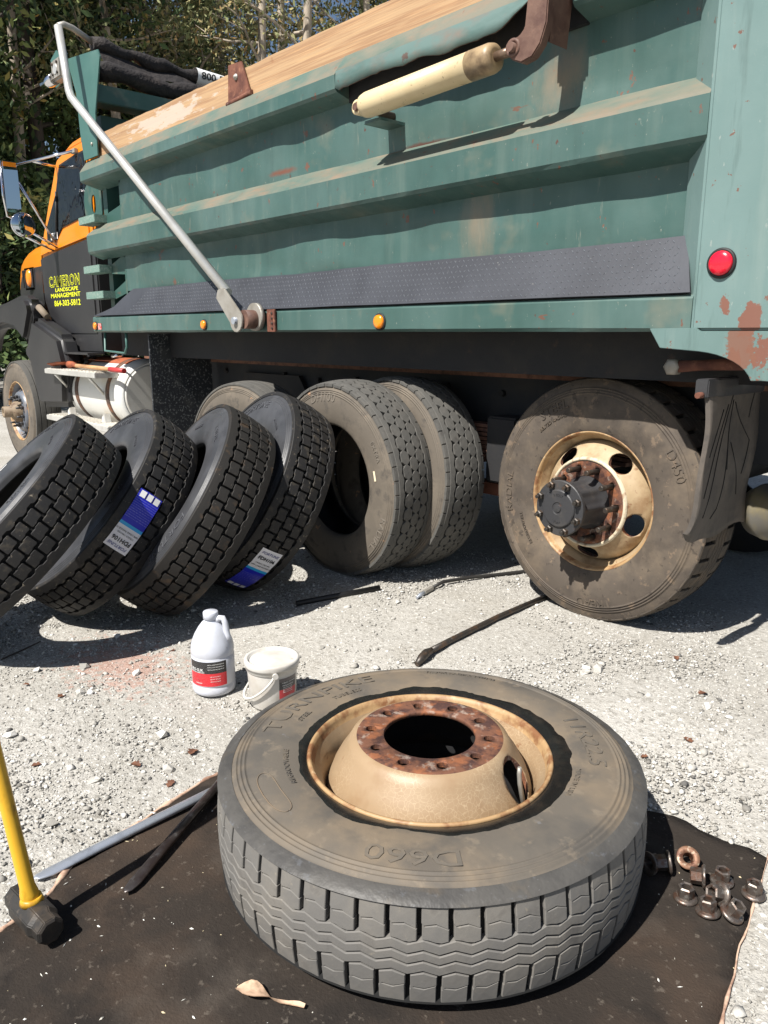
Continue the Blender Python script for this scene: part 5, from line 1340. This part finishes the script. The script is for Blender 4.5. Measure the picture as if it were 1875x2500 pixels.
UR, UW = .497, .13
u_case = casing_mesh(UR, UW, [old_wall, groove_black, inner_black]); u_tr = tread_hex(UR, UW).mesh('tread', old_tread); clean(u_tr)
old_letters = []
for txt, r, sz, ang in (('DH100', .418, .060, rad(6)), ('EXTRA', .40, .03, rad(-62)), ('SUPER LOAD', .385, .022, rad(150)), ('RADIAL', .418, .05, rad(-120))):
    me = ring_text(txt, r, sz, UR, UW, ang, extrude=.0020, sx=1.15); me.materials.clear(); me.materials.append(rubber('used_tyre_letter_rubber', srgb(112, 105, 96), [(srgb(88, 83, 77), 9, .5, .7)], rough=.85) if not old_letters else old_letters[0].materials[0]); old_letters.append(me)
t = thing('used_tyre', 'dusty used tyre with raised sidewall letters standing upright beside the new tyres', 'tyre', group='worn tyres standing by the truck', M=frame_of((-2.976, 2.476, .47), (-.022, -.999, -.02)))
part('casing', u_case, t); part('tread', u_tr, t)
for me in old_letters: part('moulded_lettering', me, t)
me = MB().box(-.006, .006, -.024, .024, 0, .001).mesh('chalk_mark', mat('cream_mark', srgb(226, 210, 180), rough=.7)); part('chalk_mark', me, t, Matrix.Rotation(rad(-78), 4, 'Z') @ Matrix.Translation((.355, 0, UW * .985 + .003)))
t = thing('used_tyre', 'worn tyre standing half in shadow right behind the dusty lettered one', 'tyre', group='worn tyres standing by the truck', M=frame_of((-2.865, 2.742, .481), (-.10, -.99, .05), .7))
part('casing', u_case, t); part('tread', u_tr, t)
t = thing('ribbed_tyre', 'dusty grey ribbed tyre standing behind the leaning new tyres', 'tyre', M=frame_of((-4.02, 2.56, .425), (.12, -1, .02)))
part('casing', casing_mesh(.485, .13, [old_wall, groove_black, inner_black], 72), t); part('tread', tread_rib(.485, .13).mesh('tread', old_tread), t)

# ------------------------------------------------------------------ the wheel lying on the mat
FR, FWD = .508, .135
FC = (-1.172, 1.215, -.056 + FWD + .002)
fg = thing('truck_wheel', 'worn truck tyre on a rusty tan steel wheel lying flat on the mat', 'wheel', M=Matrix.Translation(FC))
cas = part('casing', casing_mesh(FR, FWD, [fg_wall, groove_black, inner_black], 144, True), fg)
part('tread', tread_drive(FR, FWD, slot=.16).mesh('tread', fg_tread), fg)
m = MB(); vs = []; N_ = 180; prof, no = tyre_profile(FR, FWD)
for i in range(N_):
    a = 2 * PI * i / N_
    for k, (t, z) in enumerate(((.832, .882), (.85, .875), (.875, .861), (.915, .835), (.95, .805), (.974, .772))):
        j = .0012 * noise.noise((math.cos(a) * 20, math.sin(a) * 20, k * 1.3)) + .0015
        r = .280 + (FR - .280) * t + j; vs.append((r * math.cos(a), r * math.sin(a), FWD * z + j))
m.add(vs, [(i * 6 + k, ((i + 1) % N_) * 6 + k, ((i + 1) % N_) * 6 + k + 1, i * 6 + k + 1) for i in range(N_) for k in range(5)], 0, True)
me = m.mesh('scuffed_shoulder', scuff); part('scuffed_shoulder', me, fg)
fg_letter = rubber('fg_letter_rubber', srgb(98, 90, 80), [(srgb(122, 104, 84), 5, .46, .68, None, .6)], rough=.65)
for txt, r, sz, ang, sx in (('TURNPIKE', .400, .062, rad(-172), 1.45), ('D660', .405, .058, rad(-50), 1.5), ('11R22.5', .392, .058, rad(52), 1.25), ('TUBELESS', .352, .018, rad(175), 1.2), ('STEEL', .352, .018, rad(-158), 1.2), ('TRUCK RADIAL 146/143', .42, .018, rad(122), 1.1), ('REGROOVABLE', .345, .018, rad(-118), 1.2), ('MADE IN USA', .35, .016, rad(22), 1.2)):
    me = ring_text(txt, r, sz, FR, FWD, ang, extrude=.0018, sx=sx); me.materials.clear(); me.materials.append(fg_wall); part('moulded_lettering', me, fg)
# raised outline of the lozenge on the sidewall
def sidez(r):
    pr, no_ = tyre_profile(FR, FWD, False); s_ = sorted([p for p in pr[:no_] if p[1] > FWD * .8]); return float(np.interp(r, [p[0] for p in s_], [p[1] for p in s_]))
loz = []
for k in range(41):
    a = 2 * PI * k / 40; th = rad(-104) + .20 * math.copysign(abs(math.cos(a)) ** .5, math.cos(a)); r = .402 + .020 * math.sin(a); loz.append((r * math.cos(th), r * math.sin(th), sidez(r) + .001))
me = MB().tube(loz, .0014, 6).mesh('moulded_lozenge', fg_letter); part('moulded_lozenge', me, fg)
# wet soap ring round the bead
m = MB(); vs = []; N_ = 220
for i in range(N_):
    a = 2 * PI * i / N_
    ro = .330 + .020 * noise.noise((math.cos(a) * 2.2, math.sin(a) * 2.2, 7)) + .007 * noise.noise((math.cos(a) * 9, math.sin(a) * 9, 3)) + .003 * noise.noise((math.cos(a) * 30, math.sin(a) * 30, 1))
    ro += .012 * math.cos(a - .4)
    for k in range(5):
        t = k / 4; r = .2925 + (ro - .2925) * t; vs.append((r * math.cos(a), r * math.sin(a), sidez(r) + .0011 * (1 if k < 4 else -.6)))
m.add(vs, [(i * 5 + k, ((i + 1) % N_) * 5 + k, ((i + 1) % N_) * 5 + k + 1, i * 5 + k + 1) for i in range(N_) for k in range(4)], 0, True)
part('wet_soap_ring', m.mesh('wet_soap_ring', wet_rubber), fg)
bar, disc = rim_mesh(tan_rim, hub_rust, rim_edge, 0, holes=2, hu=.027, hv=.048)
fr_ = part('rim', bar, fg, Matrix.Translation((0, 0, .002))); part('disc', disc, fg, Matrix.Rotation(rad(20), 4, 'Z'))
MB_v = MB(); MB_v.tube([(.225, .086, .03), (.212, .081, .10), (.210, .080, .125), (.210, .080, .140)], [.006, .0055, .0055, .0045], 10)
part('valve_stem', MB_v.mesh('valve_stem', alu_dull), fg)

# ------------------------------------------------------------------ black mat
mp = MB(); NR_ = 6
P = []
for i in range(len(MAT_POLY)):
    a, b = MAT_POLY[i], MAT_POLY[(i + 1) % len(MAT_POLY)]
    L = math.hypot(b[0] - a[0], b[1] - a[1]); k = max(1, int(L / .018))
    for q in range(k):
        t = q / k; x, y = a[0] + (b[0] - a[0]) * t, a[1] + (b[1] - a[1]) * t
        P.append((x + .006 * noise.noise((x * 14, y * 14, 1)), y + .006 * noise.noise((x * 14, y * 14, 8))))
bmm = bmesh.new()
def mz(x, y):
    return gz(x, y) + .0045 + .0050 * noise.noise((x * 3.1, y * 3.1, 4)) + .0028 * noise.noise((x * 9, y * 9, 2)) + .003 * max(0, 1 - abs(noise.noise((x * 2.2, y * 2.2, 6))) * 9)
gxs = np.arange(-1.84, -.3, .022); gys = np.arange(-.3, 1.82, .022)
grid = {}
for i, x in enumerate(gxs):
    for j, y in enumerate(gys):
        if in_poly(x, y, MAT_POLY): grid[(i, j)] = bmm.verts.new((x, y, mz(x, y)))
for (i, j), v in grid.items():
    q = [grid.get((i, j)), grid.get((i + 1, j)), grid.get((i + 1, j + 1)), grid.get((i, j + 1))]
    if all(q): f = bmm.faces.new(q); f.smooth = True
# stitch the ragged outline to the grid: snap the grid's rim on to the outline
for v in bmm.verts:
    if v.is_boundary or any(len(e.link_faces) < 2 for e in v.link_edges):
        q = min(P, key=lambda p: (p[0] - v.co.x) ** 2 + (p[1] - v.co.y) ** 2)
        lift = .006 * max(0, noise.noise((q[0] * 6, q[1] * 6, 11)))
        v.co = (q[0], q[1], gz(*q) + .003 + lift)
bmesh.ops.delete(bmm, geom=[v for v in bmm.verts if not v.link_faces], context='VERTS')
ret = bmesh.ops.solidify(bmm, geom=bmm.faces[:], thickness=.004)
bmesh.ops.recalc_face_normals(bmm, faces=bmm.faces)
felt = mat('black_felt_mat', srgb(48, 43, 39), [(srgb(70, 58, 49), 3.0, .48, .68, None, .7), (srgb(33, 31, 30), 5, .50, .66, None, .7), (srgb(84, 77, 70), 4.2, .56, .74, None, .45), (srgb(118, 110, 100), 60, .62, .70, None, .35), (srgb(96, 84, 70), 190, .68, .72, None, .5), (srgb(94, 66, 44), 9, .70, .78, None, .4)],
           rough=.95, spec=.15, bump=((160, .7, .003), (30, .4, .006), (420, .5, .001)))
me = bpy.data.meshes.new('rubber_mat'); bmm.to_mesh(me); bmm.free(); me.materials.append(felt)
matt = thing('floor_mat', 'dirty black felt mat with torn pale edges spread on the gravel', 'mat', (0, 0, 0))
obj('sheet', me, matt)
bk = mat('pale_mat_backing', srgb(196, 166, 144), [(srgb(140, 108, 90), 20, .5, .65)], rough=.9)
for a0, a1, fk in ((2, 12, 1.0), (20, 25, .45)):
    pth = []
    for i in range(a0, a1):
        a, b = MAT_POLY[i], MAT_POLY[i + 1]
        for q in range(5):
            t = q / 5; x, y = a[0] + (b[0] - a[0]) * t, a[1] + (b[1] - a[1]) * t
            pth.append((x + .006 * noise.noise((x * 14, y * 14, 1)), y + .006 * noise.noise((x * 14, y * 14, 8)), gz(x, y) + .003))
    MB().tube(pth, [.0075 * fk * (.45 + abs(noise.noise((p[0] * 25, p[1] * 25, 3)) * 1.8)) for p in pth], 6).build('frayed_edge', bk, matt)
# crumbs on the mat
cr_ = MB()
for k in range(420):
    x, y = random.uniform(-1.7, -.45), random.uniform(.2, 1.75)
    if not in_poly(x, y, MAT_POLY) or math.hypot(x - FC[0], y - FC[1]) < .53: continue
    s = random.choice([.001, .0012, .0016, .0016, .0022, .0035]); z = mz(x, y) + .0012
    a = random.uniform(0, 6); l = s * random.choice([1, 1, 1.5, 4 if s < .002 else 1.5]); c, q = math.cos(a), math.sin(a)
    cr_.add([(x - l * c, y - l * q, z), (x + s * q * .6, y - s * c * .6, z), (x + l * c, y + l * q, z), (x - s * q * .6, y + s * c * .6, z), (x, y, z + s * .9)], [(0, 1, 4), (1, 2, 4), (2, 3, 4), (3, 0, 4)])
tag(cr_.build('crumbs', mat('pale_crumbs', srgb(196, 182, 150), [(srgb(226, 224, 216), 3, .48, .5)], rough=.9)), 'tiny pale crumbs and straw bits scattered on the black mat', 'debris', kind='stuff')

# ------------------------------------------------------------------ jug and pail
jx, jy = -2.30, 1.268; jz = gz(jx, jy) + .003
ju = thing('plastic_jug', 'white plastic gallon jug with black and red label standing on the gravel', 'jug', (jx, jy, jz))
m = MB(); m.lathe([(.0005, .004), (.066, .004), (.074, .010), (.0755, .020), (.0755, .034), (.0725, .038), (.0725, .042), (.0755, .046), (.0755, .140), (.0725, .144), (.0735, .149), (.0755, .156), (.0750, .172), (.070, .194), (.060, .218), (.046, .242), (.032, .260), (.0225, .268), (.0225, .276)], 56)
me = m.mesh('bottle', white_plastic); clean(me); part('bottle', me, ju)
m = MB(); m.lathe([(.0235, .272), (.0265, .2735), (.0265, .296), (.0245, .299), (.0005, .2985)], 40); me = m.mesh('cap', white_plastic); clean(me); part('cap', me, ju)
hdl = Vector((RT.x, RT.y, 0)) * .95 + Vector((-HD.x, -HD.y, 0)) * .25; hdl.normalize()
m = MB(); pth = [(.018, .262), (.034, .277), (.047, .278), (.054, .262), (.057, .238), (.060, .215), (.066, .196)]
m.tube([hdl * r + Vector((0, 0, z)) for r, z in pth], [.011, .0105, .0105, .0105, .011, .012, .014], 14); me = m.mesh('handle', white_plastic); clean(me); part('handle', me, ju)
def wrap_label(parent, r0, r1, z0, z1, a0, a1, mm, name='label'):
    n = 20; vs = []
    for i in range(n + 1):
        a = a0 + (a1 - a0) * i / n
        vs += [(r0 * math.cos(a), r0 * math.sin(a), z0), (r1 * math.cos(a), r1 * math.sin(a), z1)]
    mb = MB(); mb.add(vs, [(i * 2, i * 2 + 2, i * 2 + 3, i * 2 + 1) for i in range(n)], 0, True); me = mb.mesh(name, mm)
    uv = me.uv_layers.new(name='UVMap')
    for lp in me.loops: i, k = divmod(lp.vertex_index, 2); uv.data[lp.index].uv = (i / n, k)
    o = part(name, me, parent)
    def lay(txt, size, u, z, m2, sx=1.0, off=0.0):
        t = text_mesh(txt, size, extrude=.0002, sx=sx, offset=off)
        for q in t.vertices:
            r = r0 + (r1 - r0) * (z + q.co.y - z0) / (z1 - z0) + .0006 + q.co.z
            a = a0 + (a1 - a0) * u + q.co.x / r; q.co = (r * math.cos(a), r * math.sin(a), z + q.co.y)
        t.materials.clear(); t.materials.append(m2); part('print', t, o)
    return o, lay
towards = math.atan2(-jy, -jx)
lo, lay = wrap_label(ju, .0760, .0760, .047, .138, towards - 1.35, towards + .62, jug_label)
lay('EURO-SLIK', .014, .22, .107, white_ink); lay('MOUNTING LUBRICANT', .006, .25, .098, white_ink)
for k in range(3): lay('READ ALL DIRECTIONS BEFORE USE', .0036, .74, .128 - .009 * k, white_ink)
for k in range(3): lay('KEEP OUT OF REACH', .0038, .72, .083 - .009 * k, white_ink)
lay('1 GALLON', .006, .3, .058, white_ink)
# grey tyre picture at the lower left of the label
mb = MB(); vs = []
for i in range(13):
    a = PI * i / 12; x = .024 * math.cos(a); z = .049 + .028 * math.sin(a); an = towards - .95 + x / .076; vs.append((.0764 * math.cos(an), .0764 * math.sin(an), z))
mb.add(vs, [tuple(range(13))]); part('printed_tyre', mb.mesh('printed_tyre', mat('print_dark_grey', srgb(54, 52, 52), [(srgb(110, 108, 104), 160, .5, .6)], rough=.4)), lo)

bx, by = -2.072, 1.366; bz = gz(bx, by) + .003
pa = thing('plastic_pail', 'white plastic pail with lid and drooping bail handle beside the jug', 'pail', (bx, by, bz))
m = MB(); m.lathe([(.0005, .004), (.074, .004), (.078, .010), (.085, .130), (.0865, .155)], 56); me = m.mesh('bucket', white_pail); clean(me); part('bucket', me, pa)
m = MB(); m.lathe([(.0005, .164), (.070, .163), (.077, .161), (.0795, .1605), (.0815, .170), (.0865, .1715), (.0925, .170), (.0945, .164), (.0945, .152), (.0925, .148), (.0905, .148), (.0905, .137), (.088, .134), (.0845, .134)], 64); me = m.mesh('lid', white_pail); clean(me); part('lid', me, pa)
tw = math.atan2(-by, -bx)
# bail: pivots at the front right and the back left, the loop hangs on the left side
pf = tw + .10; M = []
m = MB()
for i in range(25):
    t = i / 24; a = pf - PI * t; drop = math.sin(PI * t) ** .8
    r = .0925 + .006 * drop; M.append((r * math.cos(a), r * math.sin(a), .142 - .105 * drop))
m.tube(M, [.0042 + .0015 * (abs(i - 12) < 4) for i in range(25)], 8); part('bail_handle', m.mesh('bail_handle', white_pail), pa)
m = MB(); p_ = Vector((.090 * math.cos(pf), .090 * math.sin(pf), .140)); m.tube([p_, p_ * 1.0 + Vector((math.cos(pf), math.sin(pf), 0)) * .010], .010, 14); part('handle_ear', m.mesh('handle_ear', white_pail), pa)
lo, lay = wrap_label(pa, .0798, .0850, .030, .122, tw + .26, tw + 1.15, pail_label)
lay('TUBELESS TIRE PASTE', .006, .5, .105, white_ink); lay('MOUNTING', .008, .45, .095, white_ink)
for k in range(4): lay('DIRECTIONS FOR USE', .004, .45, .088 - .006 * k, white_ink)

# ------------------------------------------------------------------ sledgehammer
hx, hy = -1.555, .395; hz0 = gz(hx, hy) + .007
hm_ = thing('sledgehammer', 'sledgehammer standing on its iron head with scuffed yellow handle upright', 'hammer', (hx, hy, hz0))
hd_ax = (Vector((.90, .10, 0))).normalized()
side = Vector((-hd_ax.y, hd_ax.x, 0)); upl = Vector((-.10, -.075, 1)).normalized()
# octagonal head with chamfered striking faces, lying along hd_ax
m = MB(); vs = []
sec = [(-.085, .020), (-.081, .027), (-.055, .0285), (-.045, .034), (.045, .034), (.055, .0285), (.081, .0285), (.085, .022)]
for d, r in sec:
    for k in range(8):
        a = PI / 8 + 2 * PI * k / 8; p = hd_ax * d + side * (r * 1.05 * math.cos(a)) + Vector((0, 0, r * 1.05 * math.sin(a) + .0345)); vs.append(p)
n = len(sec)
m.add(vs, [(i * 8 + k, i * 8 + (k + 1) % 8, (i + 1) * 8 + (k + 1) % 8, (i + 1) * 8 + k) for i in range(n - 1) for k in range(8)] + [tuple(range(8))[::-1], tuple((n - 1) * 8 + k for k in range(8))])
me = m.mesh('head', hammer_iron); clean(me, .002); part('head', me, hm_)
m = MB(); m.tube([Vector((0, 0, .050)) + upl * (t * .86) for t in (0, .04, .06, .5, 1)], [.0200, .0190, .0155, .0150, .0165], 20); me = m.mesh('handle', handle_yellow); clean(me); part('handle', me, hm_)
m = MB(); m.tube([Vector((0, 0, .062)), Vector((0, 0, .076))], [.025, .021], 20); part('collar', m.mesh('collar', handle_yellow), hm_)

# ------------------------------------------------------------------ tyre irons on the mat
def iron(name, label, p0, p1, m_, w0, flat_len, z0, z1):
    a, b = Vector((*p0, z0)), Vector((*p1, z1)); d = (b - a).normalized(); s_ = Vector((-d.y, d.x, 0)).normalized(); u = d.cross(s_) * -1
    if u.z < 0: u = -u
    L = (b - a).length; mb = MB(); vs = []
    sec = [(0, .10, .0015, .004), (.012, .85, .003, .002), (flat_len * .4, 1.25, .0045, 0), (flat_len, 1.15, .007, 0), (flat_len + .06, 1.0, .0095, 0), (L, 1.0, .0095, 0)]
    for t, w, h, lift in sec:
        c = a + d * t + u * (lift + .010)
        for k in range(10):
            an = 2 * PI * k / 10; vs.append(c + s_ * (w0 * w * math.cos(an)) + u * (h * (1 if abs(math.sin(an)) > .1 else 1) * math.sin(an)))
    n = len(sec)
    mb.add(vs, [(i * 10 + k, i * 10 + (k + 1) % 10, (i + 1) * 10 + (k + 1) % 10, (i + 1) * 10 + k) for i in range(n - 1) for k in range(10)], 0, True)
    mb.f += [tuple(range(10))[::-1], tuple((n - 1) * 10 + k for k in range(10))]; mb.mi += [0, 0]; mb.sm += [False, False]
    o = mb.build(name, m_); tag(o, label, 'tyre iron'); return o
iron('tyre_iron', 'bright polished tyre iron lying half off the mat edge', (-1.700, .440), (-1.735, 1.15), steel_bright, .0145, .10, gz(-1.7, .44) + .002, gz(-1.7, 1.1) + .014)
iron('tyre_iron', 'dark grimy tyre iron lying across the mat', (-1.510, .578), (-1.745, .985), mat('grimy_tool_steel', srgb(92, 86, 84), [(srgb(60, 48, 44), 12, .45, .62, None, .8), (srgb(150, 148, 146), 30, .6, .7, None, .7)], rough=.35, metal=.7), .0135, .10, gz(-1.5, .6) + .004, gz(-1.7, 1.0) + .026)

# ------------------------------------------------------------------ flange nuts on the mat
def nut_mesh(mm):
    mb = MB()
    hexp = [(.0105, .031), (.0150, .033), (.0182, .0305), (.0182, .008)]
    mb.lathe(hexp, 6, sm=False)
    mb.lathe([(.0165, .0085), (.0225, .0075), (.0262, .0045), (.0265, .001), (.0255, 0), (.0150, 0), (.0118, .003)], 36)
    mb.lathe([(.0118, .003), (.0108, .006), (.0102, .031)], 24)
    # the top ring between bore and hexagon
    me = mb.mesh('flange_nut', mm); clean(me); return me
nme1, nme2 = nut_mesh(nut_steel), nut_mesh(nut_rust)
def nut(x, y, axis, lab, me=nme1, dz=0.0, spin=0.0):
    ax = Vector(axis).normalized(); R_ = (ax.to_track_quat('Z', 'Y').to_matrix().to_4x4()) @ Matrix.Rotation(spin, 4, 'Z')
    lowest = min((R_ @ v.co).z for v in me.vertices)
    o = obj('flange_nut', me); o.matrix_world = Matrix.Translation((x, y, gz(x, y) + .0075 - lowest + dz)) @ R_
    tag(o, lab, 'lug nut', 'flange nuts on the mat'); return o
UP = Vector((0, 0, 1))
nut(-.745, 1.515, RT * .85 + HD * .45 - UP * .12, 'flange nut in the wheel shadow, hole end towards the wheel')
nut(-.712, 1.556, -RT * .95 + HD * .1 - UP * .12, 'flange nut in the wheel shadow with its flange turned to the right')
nut(-.686, 1.592, HD * .55 + RT * .15 - UP * .62, 'rust-ringed flange nut tipped up to show its underside', nme2)
nut(-.645, 1.503, UP, 'upright flange nut nearest the tyre in the sun', spin=.3)
nut(-.612, 1.612, UP, 'upright flange nut at the back of the cluster', spin=.8)
nut(-.632, 1.568, -RT * .9 + HD * .35 - UP * .10, 'flange nut on its side, flange facing right, in the middle of the cluster')
nut(-.590, 1.497, UP + HD * .10 - RT * .05, 'slightly tilted upright flange nut at the front left of the cluster')
nut(-.585, 1.545, -RT * .75 - HD * .25 + UP * .35, 'flange nut tipped over with its flange against its neighbour')
nut(-.550, 1.520, UP + RT * .35 - HD * .30, 'tilted flange nut at the front right of the cluster')
nut(-.545, 1.622, UP, 'lone upright flange nut by the mat edge', spin=.1)

# ------------------------------------------------------------------ small things on the ground
def scrap():
    n = 12; vs = []
    a, b = Vector((-1.118, .628, 0)), Vector((-.992, .700, 0)); d = b - a; s_ = Vector((-d.y, d.x, 0)).normalized()
    for i in range(n + 1):
        t = i / n; w_ = .013 * math.sin(min(1, t * 2.2) * PI) * (1 if t < .48 else 0) + .0045 * (1 - t * .6) + .002 + .006 * noise.noise((t * 7, 1, 2)) * (1 - t)
        c = a + d * t; z = mz(c.x, c.y) + .006 + .010 * math.sin(t * 6) * (1 - t) + .003
        vs += [c - s_ * w_ + Vector((0, 0, z + .008 * (1 - t))), c + Vector((0, 0, z)), c + s_ * w_ + Vector((0, 0, z + .004 * math.sin(t * 9)))]
    m = MB(); m.add(vs, [(i * 3 + k, i * 3 + k + 1, (i + 1) * 3 + k + 1, (i + 1) * 3 + k) for i in range(n) for k in range(2)], 0, True)
    m.add([Vector(v) - Vector((0, 0, .0012)) for v in vs], [((i + 1) * 3 + k, (i + 1) * 3 + k + 1, i * 3 + k + 1, i * 3 + k) for i in range(n) for k in range(2)], 0, True)
    return m.build('torn_scrap', bark_pale)
tag(scrap(), 'curled pale torn scrap lying on the front of the black mat', 'scrap')
pz = lambda x, y, h: (x, y, gz(x, y) + h)
hollow = MB(); hollow.tube([pz(-2.742, 1.951, .014), pz(-2.606, 2.342, .014)], .0125, 16)
tag(hollow.build('steel_pipe', mat('matt_black_pipe', srgb(24, 24, 25), rough=.5)), 'short matt black pipe lying in the shadow below the labelled tyre', 'pipe')
wr = thing('lug_wrench', 'long dark bar with bent flattened end reaching under the rear wheel', 'bar', (-1.94, 2.1, gz(-1.94, 2.1)))
MB().tube([pz(-1.935, 2.005, .020), pz(-1.945, 2.12, .018), pz(-1.965, 2.46, .015), pz(-1.975, 2.80, .014)], [.0125, .012, .0115, .0115], 14).build('shaft', dark_steel, wr)
e_ = MB(); e_.tube([pz(-1.905, 1.90, .012), pz(-1.914, 1.935, .022), pz(-1.925, 1.97, .026), pz(-1.936, 2.01, .020)], [.010, .017, .017, .0125], 14); e_.build('bent_end', dark_steel, wr)
hz_ = thing('air_hose', 'black air hose with a metal coupling running behind the rear wheel', 'hose', (-2.4, 2.5, gz(-2.4, 2.5)))
hp = [pz(-2.425, 2.52, .012), pz(-2.435, 2.60, .018), pz(-2.40, 2.75, .014), pz(-2.345, 2.90, .010), pz(-2.28, 3.06, .010), pz(-2.15, 3.3, .01), pz(-1.9, 3.6, .01)]
MB().tube(hp, .0085, 12).build('hose', mat('black_hose', srgb(40, 38, 36), rough=.6), hz_)
MB().tube([pz(-2.388, 2.378, .010), pz(-2.395, 2.40, .010), pz(-2.396, 2.402, .010), pz(-2.405, 2.44, .012)], [.006, .006, .010, .010], 12).build('coupling', steel_bright, hz_)
MB().tube([pz(-2.405, 2.44, .012), pz(-2.420, 2.51, .013)], [.0135, .0125], 6, sm=False).build('coupling_nut', alu_dull, hz_)
tag(MB().tube([pz(-3.09, .78, .006), pz(-3.13, .88, .008), pz(-3.165, .955, .010)], [.003, .0035, .002], 6).build('twig', bark_d), 'thin dark twig on the gravel at the left edge', 'twig')
